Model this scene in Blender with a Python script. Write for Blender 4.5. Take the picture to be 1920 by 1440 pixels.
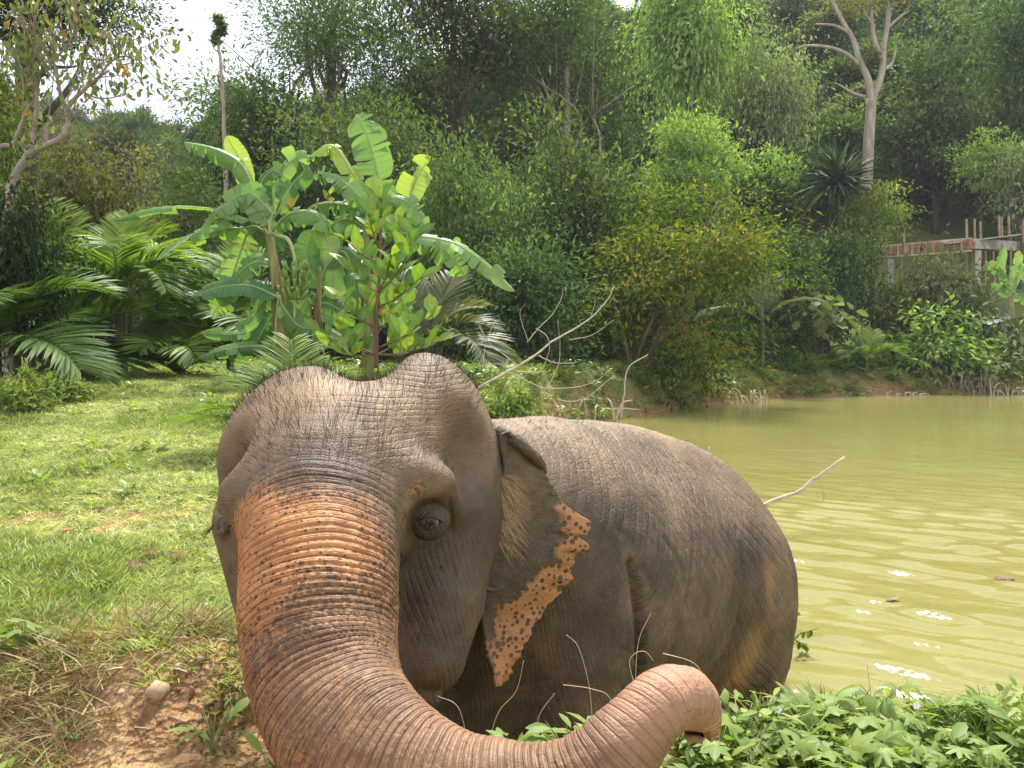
import bpy, math, random
import numpy as np
from mathutils import Vector, Matrix, Euler

for _o in list(bpy.data.objects):
    bpy.data.objects.remove(_o)
SC = bpy.context.scene
COL = SC.collection
rng = np.random.default_rng(7)
random.seed(7)

# ---------------------------------------------------------------- camera
FPX = 1507.0                       # focal length in pixels of the 1920 px photograph
CAMZ = 1.8
PITCH = math.atan(60.0 / FPX)      # camera looks slightly down
cam_d = bpy.data.cameras.new('camera')
cam = bpy.data.objects.new('camera', cam_d)
COL.objects.link(cam)
cam.location = (0, 0, CAMZ)
cam.rotation_euler = (math.pi / 2 - PITCH, 0, 0)
cam_d.sensor_fit = 'HORIZONTAL'
cam_d.angle = 2 * math.atan(960 / FPX)
cam_d.clip_start = 0.05
cam_d.clip_end = 2000
SC.camera = cam

# ---------------------------------------------------------------- sky and sun
SUN_EL, SUN_AZ = math.radians(60), math.radians(10)     # azimuth clockwise from +Y (the view direction)
world = bpy.data.worlds.new('World')
SC.world = world
world.use_nodes = True
wn, wl = world.node_tree.nodes, world.node_tree.links
wn.clear()
w_out = wn.new('ShaderNodeOutputWorld')
w_bg = wn.new('ShaderNodeBackground')
w_sky = wn.new('ShaderNodeTexSky')
w_sky.sky_type = 'NISHITA'
w_sky.sun_disc = False
w_sky.sun_elevation = SUN_EL
w_sky.sun_rotation = SUN_AZ
w_sky.air_density = 1.0
w_sky.dust_density = 2.0
w_tc = wn.new('ShaderNodeTexCoord')
w_map = wn.new('ShaderNodeMapping')
w_map.inputs['Scale'].default_value = (1.0, 1.0, 2.2)
w_no = wn.new('ShaderNodeTexNoise')
w_no.inputs['Scale'].default_value = 2.6
w_no.inputs['Detail'].default_value = 3
w_no.inputs['Roughness'].default_value = 0.55
w_cr = wn.new('ShaderNodeValToRGB')
w_cr.color_ramp.elements[0].position = 0.30
w_cr.color_ramp.elements[0].color = (5.4, 5.8, 7.0, 1)
w_cr.color_ramp.elements[1].position = 0.68
w_cr.color_ramp.elements[1].color = (9.2, 9.3, 9.9, 1)
w_mix = wn.new('ShaderNodeMixRGB')
w_mix.inputs['Fac'].default_value = 0.86
wl.new(w_tc.outputs['Generated'], w_map.inputs['Vector'])
wl.new(w_map.outputs['Vector'], w_no.inputs['Vector'])
wl.new(w_no.outputs['Fac'], w_cr.inputs['Fac'])
wl.new(w_sky.outputs['Color'], w_mix.inputs['Color1'])
wl.new(w_cr.outputs['Color'], w_mix.inputs['Color2'])
wl.new(w_mix.outputs['Color'], w_bg.inputs['Color'])
wl.new(w_bg.outputs['Background'], w_out.inputs['Surface'])
w_bg.inputs['Strength'].default_value = 0.086

sun_d = bpy.data.lights.new('sun', 'SUN')
sun_d.energy = 3.5
sun_d.angle = math.radians(8.0)
sun_d.color = (1.0, 0.97, 0.92)
sun = bpy.data.objects.new('sun', sun_d)
COL.objects.link(sun)
_sd = Vector((math.sin(SUN_AZ) * math.cos(SUN_EL), math.cos(SUN_AZ) * math.cos(SUN_EL), math.sin(SUN_EL)))
sun.rotation_euler = _sd.to_track_quat('Z', 'Y').to_euler()
sun.location = (10, 10, 60)

SC.view_settings.view_transform = 'Standard'
SC.view_settings.look = 'None'
SC.view_settings.gamma = 1.0
SC.view_settings.exposure = 1.2
SC.view_settings.use_curve_mapping = False
SC.render.engine = 'CYCLES'
SC.cycles.use_denoising = True
SC.cycles.use_adaptive_sampling = True
SC.cycles.adaptive_threshold = 0.02
SC.cycles.max_bounces = 5
SC.cycles.diffuse_bounces = 2
SC.cycles.glossy_bounces = 2
SC.cycles.transmission_bounces = 4
SC.cycles.transparent_max_bounces = 4
SC.cycles.volume_bounces = 0
SC.cycles.caustics_reflective = False
SC.cycles.caustics_refractive = False

# ---------------------------------------------------------------- helpers
_cp, _sp = math.cos(PITCH), math.sin(PITCH)
def pt(px, py, d):
    """world point that stands d metres in front of the camera's plane at a pixel of the photograph"""
    a, b = (px - 960) / FPX, (720 - py) / FPX
    ry = _cp + b * _sp
    rz = -_sp + b * _cp
    return np.array((a / ry * d, d, CAMZ + rz / ry * d))

def ppm(d):
    return FPX / d

def smooth(a, b, x):
    t = np.clip((x - a) / (b - a), 0, 1)
    return t * t * (3 - 2 * t)

_tab = np.random.default_rng(3).random((64, 64, 64)).astype(np.float32) * 2 - 1
def vnoise(P, s=1.0, off=0.0):
    Q = np.asarray(P, np.float32) * s + off + 1000.0
    i = np.floor(Q).astype(np.int32)
    f = Q - i
    f = f * f * (3 - 2 * f)
    i &= 63
    j = (i + 1) & 63
    x0, y0, z0 = i[:, 0], i[:, 1], i[:, 2]
    x1, y1, z1 = j[:, 0], j[:, 1], j[:, 2]
    fx, fy, fz = f[:, 0], f[:, 1], f[:, 2]
    a = _tab[x0, y0, z0] * (1 - fx) + _tab[x1, y0, z0] * fx
    b = _tab[x0, y1, z0] * (1 - fx) + _tab[x1, y1, z0] * fx
    c = _tab[x0, y0, z1] * (1 - fx) + _tab[x1, y0, z1] * fx
    d = _tab[x0, y1, z1] * (1 - fx) + _tab[x1, y1, z1] * fx
    return (a * (1 - fy) + b * fy) * (1 - fz) + (c * (1 - fy) + d * fy) * fz

def fbm(P, s=1.0, o=4, off=0.0):
    r, a = 0, 1.0
    for k in range(o):
        r = r + a * vnoise(P, s, off + 17.3 * k)
        s *= 2.03
        a *= 0.5
    return r

def mk_mesh(name, V, F, attrs=None, smooth_shade=True, mats=None, fmat=None):
    """V (n,3); F list of int arrays, each (m,3) or (m,4)"""
    me = bpy.data.meshes.new(name)
    V = np.ascontiguousarray(V, np.float32)
    if isinstance(F, np.ndarray):
        F = [F]
    F = [np.asarray(f, np.int32) for f in F if len(f)]
    me.vertices.add(len(V))
    me.vertices.foreach_set('co', V.ravel())
    nl = sum(f.size for f in F)
    npoly = sum(len(f) for f in F)
    me.loops.add(nl)
    me.polygons.add(npoly)
    me.loops.foreach_set('vertex_index', np.concatenate([f.ravel() for f in F]))
    cnt = np.concatenate([np.full(len(f), f.shape[1], np.int32) for f in F])
    st = np.zeros(npoly, np.int32)
    st[1:] = np.cumsum(cnt)[:-1]
    me.polygons.foreach_set('loop_start', st)
    me.polygons.foreach_set('loop_total', cnt)
    me.polygons.foreach_set('use_smooth', np.full(npoly, bool(smooth_shade)))
    if fmat is not None:
        me.polygons.foreach_set('material_index', np.asarray(fmat, np.int32))
    for k, v in (attrs or {}).items():
        v = np.asarray(v, np.float32)
        if v.ndim == 1:
            a = me.attributes.new(k, 'FLOAT', 'POINT'); a.data.foreach_set('value', v)
        else:
            a = me.attributes.new(k, 'FLOAT_VECTOR', 'POINT'); a.data.foreach_set('vector', v.ravel())
    for m in (mats or []):
        me.materials.append(m)
    me.update(calc_edges=True)
    return me

def link(name, data, parent=None, loc=None, rot=None, scl=None):
    o = bpy.data.objects.new(name, data)
    COL.objects.link(o)
    if parent is not None:
        o.parent = parent
    if loc is not None:
        o.location = [float(v) for v in loc]
    if rot is not None:
        o.rotation_euler = [float(v) for v in rot]
    if scl is not None:
        o.scale = (scl, scl, scl) if np.isscalar(scl) else [float(v) for v in scl]
    return o

def tag(o, label=None, cat=None, group=None, kind=None):
    if label: o['label'] = label
    if cat: o['category'] = cat
    if group: o['group'] = group
    if kind: o['kind'] = kind
    return o

def thing(name, label, cat, loc=(0, 0, 0), group=None, rz=0.0):
    o = link(name, None, loc=loc, rot=(0, 0, rz))
    o.empty_display_size = 0.1
    return tag(o, label, cat, group)

class MB:
    """collects geometry for one mesh"""
    def __init__(s):
        s.V, s.T, s.Q, s.n, s.A = [], [], [], 0, []
    def add(s, V, T=None, Q=None, tint=0.5):
        V = np.asarray(V, np.float32)
        s.V.append(V)
        s.A.append(np.broadcast_to(np.asarray(tint, np.float32), (len(V),)))
        if T is not None and len(T): s.T.append(np.asarray(T, np.int32) + s.n)
        if Q is not None and len(Q): s.Q.append(np.asarray(Q, np.int32) + s.n)
        s.n += len(V)
    def mesh(s, name, mats, smooth_shade=True):
        F = []
        if s.Q: F.append(np.concatenate(s.Q))
        if s.T: F.append(np.concatenate(s.T))
        return mk_mesh(name, np.concatenate(s.V), F, {'tint': np.concatenate(s.A)}, smooth_shade, mats)

def catmull(pts, n):
    P = np.asarray(pts, float)
    if len(P) == 2:
        t = np.linspace(0, 1, n)[:, None]
        return P[0] * (1 - t) + P[1] * t
    E = np.vstack([2 * P[0] - P[1], P, 2 * P[-1] - P[-2]])
    u = np.linspace(0, len(P) - 1 - 1e-6, n)
    i = np.floor(u).astype(int)
    t = (u - i)[:, None]
    p0, p1, p2, p3 = E[i], E[i + 1], E[i + 2], E[i + 3]
    return 0.5 * (2 * p1 + (p2 - p0) * t + (2 * p0 - 5 * p1 + 4 * p2 - p3) * t ** 2 + (3 * p1 - p0 - 3 * p2 + p3) * t ** 3)

def frames(C):
    C = np.asarray(C, float)
    T = np.gradient(C, axis=0)
    T /= np.linalg.norm(T, axis=1)[:, None] + 1e-9
    up = np.array((0.13, 0.21, 1.0)) if abs(T[0, 2]) < 0.9 else np.array((1.0, 0.1, 0))
    N = np.zeros_like(T)
    n = up - T[0] * up.dot(T[0]); n /= np.linalg.norm(n)
    for i in range(len(T)):
        n = n - T[i] * n.dot(T[i]); n /= np.linalg.norm(n) + 1e-9
        N[i] = n
    return T, N, np.cross(T, N)

def tube(mb, C, R, seg=6, tint=0.5, cap=True, rough=0.0):
    C = np.asarray(C, float)
    n = len(C)
    R = np.broadcast_to(np.asarray(R, float), (n,))
    T, N, B = frames(C)
    a = np.arange(seg) * 2 * math.pi / seg
    rr = R[:, None] * (1 + (rough * rng.standard_normal((n, seg)) if rough else 0))
    V = C[:, None, :] + rr[:, :, None] * (np.cos(a)[None, :, None] * N[:, None, :] + np.sin(a)[None, :, None] * B[:, None, :])
    i = np.arange(n - 1)[:, None] * seg
    j = np.arange(seg)[None, :]
    k = (j + 1) % seg
    Q = np.stack([i + j, i + k, i + seg + k, i + seg + j], -1).reshape(-1, 4)
    V = V.reshape(-1, 3)
    Tt = None
    if cap:
        V = np.vstack([V, C[0], C[-1]])
        a0, a1 = n * seg, n * seg + 1
        jj = np.arange(seg); kk = (jj + 1) % seg
        Tt = np.concatenate([np.stack([np.full(seg, a0), kk, jj], -1), np.stack([np.full(seg, a1), (n - 1) * seg + jj, (n - 1) * seg + kk], -1)])
    mb.add(V, Tt, Q, tint)

def box(mb, c, s, rz=0.0, tint=0.5, tilt=(0, 0)):
    x, y, z = np.asarray(s, float) / 2
    V = np.array([(a, b, d) for a in (-x, x) for b in (-y, y) for d in (-z, z)])
    M = np.array(Euler((tilt[0], tilt[1], rz)).to_matrix())
    V = V @ M.T + np.asarray(c)
    Q = [(0, 1, 3, 2), (4, 6, 7, 5), (0, 4, 5, 1), (2, 3, 7, 6), (0, 2, 6, 4), (1, 5, 7, 3)]
    mb.add(V, None, Q, tint)

def leaves(mb, P, D, N, L, W, fold=0.25, tint=None, curl=0.15):
    """rhombic folded leaves: P base points, D directions, N approximate normals, L lengths, W widths"""
    n = len(P)
    D = D / (np.linalg.norm(D, axis=1)[:, None] + 1e-9)
    S = np.cross(D, N); S /= np.linalg.norm(S, axis=1)[:, None] + 1e-9
    U = np.cross(S, D)
    L = np.broadcast_to(L, (n,))[:, None]; W = np.broadcast_to(W, (n,))[:, None]
    m = P + D * L * 0.45
    a = P
    b = m + S * W * 0.5 + U * W * fold
    c = P + D * L - U * L * curl
    d = m - S * W * 0.5 + U * W * fold
    V = np.stack([a, b, c, d], 1).reshape(-1, 3)
    i = np.arange(n)[:, None] * 4
    T = np.concatenate([i + np.array([[0, 1, 2]]), i + np.array([[0, 2, 3]])])
    if tint is None:
        tint = rng.random(n)
    mb.add(V, T, None, np.repeat(np.broadcast_to(tint, (n,)), 4))

def leaves6(mb, P, D, N, L, W, fold=0.2, tint=None, curl=0.25, wide=0.45):
    """finer leaves of eight faces with a bent midrib"""
    n = len(P)
    D = D / (np.linalg.norm(D, axis=1)[:, None] + 1e-9)
    S = np.cross(D, N); S /= np.linalg.norm(S, axis=1)[:, None] + 1e-9
    U = np.cross(S, D)
    L = np.broadcast_to(L, (n,))[:, None]; W = np.broadcast_to(W, (n,))[:, None]
    def at(t, s):
        return P + D * L * t - U * L * curl * t * t + S * W * s + U * W * fold * abs(s)
    c = [at(0, 0), at(.25, .36), at(.25, 0), at(.25, -.36), at(.58, .46), at(.58, 0), at(.58, -.46), at(.82, .26), at(.82, 0), at(.82, -.26), at(1, 0)]
    V = np.stack(c, 1).reshape(-1, 3)
    i = np.arange(n)[:, None] * 11
    T = np.concatenate([i + np.array([[a, b, d]]) for a, b, d in ((0, 1, 2), (0, 2, 3), (7, 10, 8), (8, 10, 9))])
    Q = np.concatenate([i + np.array([q]) for q in ((1, 4, 5, 2), (2, 5, 6, 3), (4, 7, 8, 5), (5, 8, 9, 6))])
    if tint is None:
        tint = rng.random(n)
    mb.add(V, T, Q, np.repeat(np.broadcast_to(tint, (n,)), 11))

def rdir(n, r=rng):
    v = r.standard_normal((n, 3))
    return v / np.linalg.norm(v, axis=1)[:, None]

# ---------------------------------------------------------------- materials
def new_mat(name):
    m = bpy.data.materials.new(name)
    m.use_nodes = True
    nt = m.node_tree
    return m, nt.nodes, nt.links, nt.nodes['Principled BSDF'], nt.nodes['Material Output']

def ramp(nodes, stops):
    r = nodes.new('ShaderNodeValToRGB')
    e = r.color_ramp.elements
    while len(e) < len(stops):
        e.new(0.5)
    for k, (p, c) in enumerate(stops):
        e[k].position = p
        e[k].color = (*c, 1) if len(c) == 3 else c
    return r

def leaf_mat(name, stops, trans=0.35, tcol=(1.12, 1.22, 0.48), rough=0.45, hue=0.0, spec=0.35, vein=False, brown=0.0):
    m, n, l, b, out = new_mat(name)
    at = n.new('ShaderNodeAttribute'); at.attribute_name = 'tint'
    rp = ramp(n, stops)
    l.new(at.outputs['Fac'], rp.inputs['Fac'])
    col = rp.outputs['Color']
    if hue:
        oi = n.new('ShaderNodeObjectInfo')
        mr = n.new('ShaderNodeMapRange')
        mr.inputs['To Min'].default_value = 0.5 - hue
        mr.inputs['To Max'].default_value = 0.5 + hue
        mv = n.new('ShaderNodeMath'); mv.operation = 'MULTIPLY'; mv.inputs[1].default_value = 7.31
        fr = n.new('ShaderNodeMath'); fr.operation = 'FRACT'
        m2 = n.new('ShaderNodeMapRange')
        m2.inputs['To Min'].default_value = 0.55
        m2.inputs['To Max'].default_value = 1.45
        hs = n.new('ShaderNodeHueSaturation')
        l.new(oi.outputs['Random'], mr.inputs['Value'])
        l.new(oi.outputs['Random'], mv.inputs[0])
        l.new(mv.outputs[0], fr.inputs[0])
        l.new(fr.outputs[0], m2.inputs['Value'])
        l.new(mr.outputs['Result'], hs.inputs['Hue'])
        l.new(m2.outputs['Result'], hs.inputs['Value'])
        l.new(col, hs.inputs['Color'])
        col = hs.outputs['Color']
    if vein:
        tc = n.new('ShaderNodeTexCoord')
        no = n.new('ShaderNodeTexNoise'); no.inputs['Scale'].default_value = 9
        mx = n.new('ShaderNodeMixRGB'); mx.blend_type = 'MULTIPLY'; mx.inputs['Fac'].default_value = 0.5
        r2 = ramp(n, [(0.3, (0.6, 0.65, 0.6)), (0.7, (1.2, 1.2, 1.1))])
        l.new(tc.outputs['Object'], no.inputs['Vector'])
        l.new(no.outputs['Fac'], r2.inputs['Fac'])
        l.new(col, mx.inputs['Color1']); l.new(r2.outputs['Color'], mx.inputs['Color2'])
        col = mx.outputs['Color']
    if brown:
        tc2 = n.new('ShaderNodeTexCoord')
        nb2 = n.new('ShaderNodeTexNoise'); nb2.inputs['Scale'].default_value = brown; nb2.inputs['Detail'].default_value = 4
        l.new(tc2.outputs['Object'], nb2.inputs['Vector'])
        rb2 = ramp(n, [(0.60, (0, 0, 0)), (0.70, (0.85, 0.85, 0.85))])
        mb2 = n.new('ShaderNodeMixRGB'); mb2.inputs['Color2'].default_value = (0.26, 0.19, 0.06, 1)
        l.new(nb2.outputs['Fac'], rb2.inputs['Fac']); l.new(rb2.outputs['Color'], mb2.inputs['Fac']); l.new(col, mb2.inputs['Color1'])
        col = mb2.outputs['Color']
    l.new(col, b.inputs['Base Color'])
    b.inputs['Roughness'].default_value = rough
    b.inputs['Specular IOR Level'].default_value = spec
    tr = n.new('ShaderNodeBsdfTranslucent')
    mu = n.new('ShaderNodeMixRGB'); mu.blend_type = 'MULTIPLY'; mu.inputs['Fac'].default_value = 1
    mu.inputs['Color2'].default_value = (*tcol, 1)
    l.new(col, mu.inputs['Color1'])
    l.new(mu.outputs['Color'], tr.inputs['Color'])
    ms = n.new('ShaderNodeMixShader'); ms.inputs['Fac'].default_value = trans
    l.new(b.outputs[0], ms.inputs[1]); l.new(tr.outputs[0], ms.inputs[2])
    l.new(ms.outputs[0], out.inputs['Surface'])
    return m

def solid_mat(name, c1, c2, scale=8.0, rough=0.8, bump=0.3, stretch=(1, 1, 1), spec=0.3):
    m, n, l, b, out = new_mat(name)
    tc = n.new('ShaderNodeTexCoord')
    mp = n.new('ShaderNodeMapping'); mp.inputs['Scale'].default_value = stretch
    no = n.new('ShaderNodeTexNoise'); no.inputs['Scale'].default_value = scale; no.inputs['Detail'].default_value = 6
    rp = ramp(n, [(0.3, c1), (0.7, c2)])
    bu = n.new('ShaderNodeBump'); bu.inputs['Strength'].default_value = bump; bu.inputs['Distance'].default_value = 0.02
    l.new(tc.outputs['Object'], mp.inputs['Vector']); l.new(mp.outputs['Vector'], no.inputs['Vector'])
    l.new(no.outputs['Fac'], rp.inputs['Fac']); l.new(rp.outputs['Color'], b.inputs['Base Color'])
    l.new(no.outputs['Fac'], bu.inputs['Height']); l.new(bu.outputs['Normal'], b.inputs['Normal'])
    b.inputs['Roughness'].default_value = rough
    b.inputs['Specular IOR Level'].default_value = spec
    return m

def scatter(name, P, rot, scl, idx, sources, tint=None):
    """one object whose points carry copies of the source meshes (used for stuff only)"""
    me = bpy.data.meshes.new(name)
    P = np.ascontiguousarray(P, np.float32)
    me.vertices.add(len(P)); me.vertices.foreach_set('co', P.ravel())
    a = me.attributes.new('rot', 'FLOAT_VECTOR', 'POINT'); a.data.foreach_set('vector', np.ascontiguousarray(rot, np.float32).ravel())
    scl = np.asarray(scl, np.float32)
    if scl.ndim == 1: scl = np.repeat(scl[:, None], 3, 1)
    a = me.attributes.new('scl', 'FLOAT_VECTOR', 'POINT'); a.data.foreach_set('vector', np.ascontiguousarray(scl).ravel())
    a = me.attributes.new('idx', 'INT', 'POINT'); a.data.foreach_set('value', np.ascontiguousarray(idx, np.int32))
    o = link(name, me)
    g = bpy.data.node_groups.new(name + '_nodes', 'GeometryNodeTree')
    g.interface.new_socket('Geometry', in_out='INPUT', socket_type='NodeSocketGeometry')
    g.interface.new_socket('Geometry', in_out='OUTPUT', socket_type='NodeSocketGeometry')
    n, l = g.nodes, g.links
    gi, go = n.new('NodeGroupInput'), n.new('NodeGroupOutput')
    jg = n.new('GeometryNodeJoinGeometry')
    for s in reversed(sources):
        so = bpy.data.objects.new(s.name, s)
        oi = n.new('GeometryNodeObjectInfo'); oi.inputs['Object'].default_value = so
        oi.inputs['As Instance'].default_value = True
        l.new(oi.outputs['Geometry'], jg.inputs['Geometry'])
    ip = n.new('GeometryNodeInstanceOnPoints')
    ip.inputs['Pick Instance'].default_value = True
    def na(nm, ty):
        q = n.new('GeometryNodeInputNamedAttribute'); q.data_type = ty; q.inputs['Name'].default_value = nm
        return [s for s in q.outputs if s.enabled and s.name == 'Attribute'][0]
    l.new(gi.outputs[0], ip.inputs['Points'])
    l.new(jg.outputs[0], ip.inputs['Instance'])
    l.new(na('idx', 'INT'), ip.inputs['Instance Index'])
    l.new(na('rot', 'FLOAT_VECTOR'), ip.inputs['Rotation'])
    l.new(na('scl', 'FLOAT_VECTOR'), ip.inputs['Scale'])
    l.new(ip.outputs[0], go.inputs[0])
    md = o.modifiers.new('scatter', 'NODES'); md.node_group = g
    return o
# ---------------------------------------------------------------- ground, hills and pond
POND = np.array([(-0.42, 2.95), (-0.38, 2.45), (-0.1, 2.35), (0.3, 2.48), (0.8, 2.72), (1.35, 2.78), (2.2, 2.55), (3.4, 2.1), (6, 1.5), (12, 0.5), (30, -2), (44, 6), (50, 20),
                 (44, 34), (34, 35), (26, 34.2), (20, 34.4), (15, 33.6), (10.5, 31.6), (8, 28.6), (5.6, 26), (4.0, 23.4), (2.7, 21.6), (1.7, 19.5), (0.8, 17.4),
                 (0.35, 14), (0.05, 10), (-0.1, 7), (-0.25, 4.5)], float)
def pond_dist(X, Y):
    """signed distance to the shore, positive in the pond"""
    n = len(POND)
    best = np.full(X.shape, 1e9)
    ins = np.zeros(X.shape, bool)
    for i in range(n):
        a, b = POND[i], POND[(i + 1) % n]
        e = b - a
        t = np.clip(((X - a[0]) * e[0] + (Y - a[1]) * e[1]) / e.dot(e), 0, 1)
        best = np.minimum(best, np.hypot(X - a[0] - t * e[0], Y - a[1] - t * e[1]))
        c = ((a[1] > Y) != (b[1] > Y)) & (X < (b[0] - a[0]) * (Y - a[1]) / (b[1] - a[1] + 1e-12) + a[0])
        ins ^= c
    return np.where(ins, best, -best)

def land_h(X, Y):
    z = 0.86 + 0.47 * smooth(2.6, 14, Y) - 0.12 * smooth(16, 30, Y)
    z = z - (0.10 + 0.06 * smooth(0.4, 1.4, X)) * smooth(-0.3, 0.4, X) * smooth(6, 2, Y)
    # worn hollow of bare earth in front of the lawn
    hol = smooth(2.68, 2.15, Y + 0.10 * np.sin(X * 4.1) + 0.05 * np.sin(X * 11)) * smooth(0.1, -0.5, X)
    z = z - 0.26 * hol
    # rise behind the pond and the hills
    z = z + 2.6 * smooth(36, 48, Y) * smooth(2, 16, X)
    ridge = 24.0 + 7.0 * smooth(-26, 26, X) + 2.0 * np.sin(X * 0.06 + 1.0) - 2.0 * np.exp(-((X + 34) / 12.0) ** 2)
    z = z + ridge * smooth(44, 100, Y + 0.10 * X)
    z = z + 0.6 * smooth(9, 22, -X) * smooth(5, 14, Y)
    return z

def ground_h(X, Y):
    X = np.asarray(X, float); Y = np.asarray(Y, float)
    P = np.stack([X, Y, np.zeros_like(X)], -1).reshape(-1, 3)
    d = pond_dist(X, Y) + (0.10 * vnoise(P, 1.3) + 0.05 * vnoise(P, 4.1)).reshape(X.shape) * np.clip(Y * 0.3, 0.3, 1.6)
    w = 0.30 + 0.035 * np.abs(Y)
    lh = land_h(X, Y)
    n1 = (0.05 * vnoise(P, 0.9, 5) + 0.025 * vnoise(P, 2.7, 9) + 0.010 * vnoise(P, 9.0, 3)).reshape(X.shape)
    n1 = n1 * (1 + 0.03 * np.abs(Y))
    z = (lh + n1) * smooth(0, 1, -d / w) + 0.0
    z = np.where(d > -0.02, -np.minimum(1.3, 0.06 + np.maximum(d, 0) * 0.9), np.maximum(z, 0.015))
    return z

def gh(x, y):
    return float(ground_h(np.array([x]), np.array([y]))[0])

def graded(a, lo, hi, fine, growth):
    """coordinates fine between lo and hi, growing outwards to +-a"""
    c = list(np.arange(lo, hi, fine))
    s = fine; x = hi
    while x < a[1]:
        c.append(x); s *= growth; x += s
    c.append(a[1])
    s = fine; x = lo
    left = []
    while True:
        s *= growth; x -= s
        if x <= a[0]: break
        left.append(x)
    return np.array([a[0]] + left[::-1] + c)

gx = graded((-260, 260), -2.6, 3.2, 0.03, 1.05)
gy = graded((-60, 420), 1.0, 4.2, 0.03, 1.035)
GX, GY = np.meshgrid(gx, gy, indexing='ij')
GZ = ground_h(GX.ravel(), GY.ravel()).reshape(GX.shape)
V = np.stack([GX, GY, GZ], -1).reshape(-1, 3)
nx, ny = len(gx), len(gy)
I = np.arange(nx - 1)[:, None] * ny + np.arange(ny - 1)[None, :]
Q = np.stack([I, I + ny, I + ny + 1, I + 1], -1).reshape(-1, 4)
# bare earth: the hollow, the shore banks and a few worn patches in the lawn
Pv = V.copy(); Pv[:, 2] = 0
pd = -pond_dist(V[:, 0], V[:, 1])
bare = smooth(2.75, 2.45, V[:, 1] + 0.16 * fbm(Pv, 2.2, 3)) * smooth(0.9, -0.4, V[:, 0])
bare = np.maximum(bare, smooth(0.45, 0.12, pd / (1 + 0.04 * V[:, 1]) + 0.1 * fbm(Pv, 1.5, 2)))
bare = np.maximum(bare, 0.9 * smooth(0.5, 0.1, np.hypot((V[:, 0] + 2.55) / 1.3, (V[:, 1] - 4.35) / 0.5) - 0.55 + 0.3 * fbm(Pv, 2.0, 3)))
me = mk_mesh('ground', V, Q, {'bare': bare})

m, n, l, b, out = new_mat('earth_and_turf')
tc = n.new('ShaderNodeTexCoord')
at = n.new('ShaderNodeAttribute'); at.attribute_name = 'bare'
no = n.new('ShaderNodeTexNoise'); no.inputs['Scale'].default_value = 7; no.inputs['Detail'].default_value = 5; no.inputs['Roughness'].default_value = 0.65
no2 = n.new('ShaderNodeTexNoise'); no2.inputs['Scale'].default_value = 55; no2.inputs['Detail'].default_value = 3
vo = n.new('ShaderNodeTexVoronoi'); vo.inputs['Scale'].default_value = 38
r1 = ramp(n, [(0.28, (0.17, 0.095, 0.045)), (0.5, (0.36, 0.215, 0.10)), (0.72, (0.55, 0.37, 0.19))])
r2 = ramp(n, [(0.3, (0.09, 0.13, 0.03)), (0.55, (0.18, 0.21, 0.06)), (0.75, (0.28, 0.26, 0.10))])
mx = n.new('ShaderNodeMixRGB')
for q in (no, no2, vo): l.new(tc.outputs['Object'], q.inputs['Vector'])
l.new(no.outputs['Fac'], r1.inputs['Fac']); l.new(no.outputs['Fac'], r2.inputs['Fac'])
l.new(at.outputs['Fac'], mx.inputs['Fac']); l.new(r2.outputs['Color'], mx.inputs['Color1']); l.new(r1.outputs['Color'], mx.inputs['Color2'])
l.new(mx.outputs['Color'], b.inputs['Base Color'])
ad = n.new('ShaderNodeMath'); ad.operation = 'ADD'
l.new(no2.outputs['Fac'], ad.inputs[0]); l.new(vo.outputs['Distance'], ad.inputs[1])
bu = n.new('ShaderNodeBump'); bu.inputs['Strength'].default_value = 0.9; bu.inputs['Distance'].default_value = 0.03
l.new(ad.outputs[0], bu.inputs['Height']); l.new(bu.outputs['Normal'], b.inputs['Normal'])
b.inputs['Roughness'].default_value = 0.95; b.inputs['Specular IOR Level'].default_value = 0.15
me.materials.append(m)
tag(link('ground', me), kind='structure')

# water: a sheet with real low ripples near the camera
wx = graded((-30, 60), -0.8, 6.0, 0.05, 1.05)
wy = graded((-6, 60), 2.0, 9.0, 0.022, 1.04)
WX, WY = np.meshgrid(wx, wy, indexing='ij')
Pw = np.stack([1.3 * (0.81 * WX.ravel() - 0.58 * WY.ravel()), 5.0 * (0.58 * WX.ravel() + 0.81 * WY.ravel()), 0 * WX.ravel()], -1)
WZ = 0.010 * vnoise(Pw, 0.8) + 0.030 * vnoise(Pw, 1.9, 7)
WZ *= smooth(14, 4.5, WY.ravel()) * 0.85 + 0.15 * smooth(34, 10, WY.ravel())
V = np.stack([WX.ravel(), WY.ravel(), WZ], -1)
nx, ny = len(wx), len(wy)
I = np.arange(nx - 1)[:, None] * ny + np.arange(ny - 1)[None, :]
me = mk_mesh('pond_water', V, np.stack([I, I + ny, I + ny + 1, I + 1], -1).reshape(-1, 4))
m, n, l, b, out = new_mat('muddy_green_water')
tc = n.new('ShaderNodeTexCoord')
mp = n.new('ShaderNodeMapping'); mp.inputs['Scale'].default_value = (0.55, 2.1, 1); mp.inputs['Rotation'].default_value = (0, 0, math.radians(-6))
n1 = n.new('ShaderNodeTexNoise'); n1.inputs['Scale'].default_value = 2.2; n1.inputs['Detail'].default_value = 3; n1.inputs['Roughness'].default_value = 0.5
n2 = n.new('ShaderNodeTexNoise'); n2.inputs['Scale'].default_value = 0.25; n2.inputs['Detail'].default_value = 2
l.new(tc.outputs['Object'], mp.inputs['Vector']); l.new(mp.outputs['Vector'], n1.inputs['Vector']); l.new(tc.outputs['Object'], n2.inputs['Vector'])
rp = ramp(n, [(0.3, (0.225, 0.205, 0.058)), (0.7, (0.255, 0.24, 0.08))])
l.new(n2.outputs['Fac'], rp.inputs['Fac']); l.new(rp.outputs['Color'], b.inputs['Base Color'])
bu = n.new('ShaderNodeBump'); bu.inputs['Strength'].default_value = 0.25; bu.inputs['Distance'].default_value = 0.04
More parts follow.
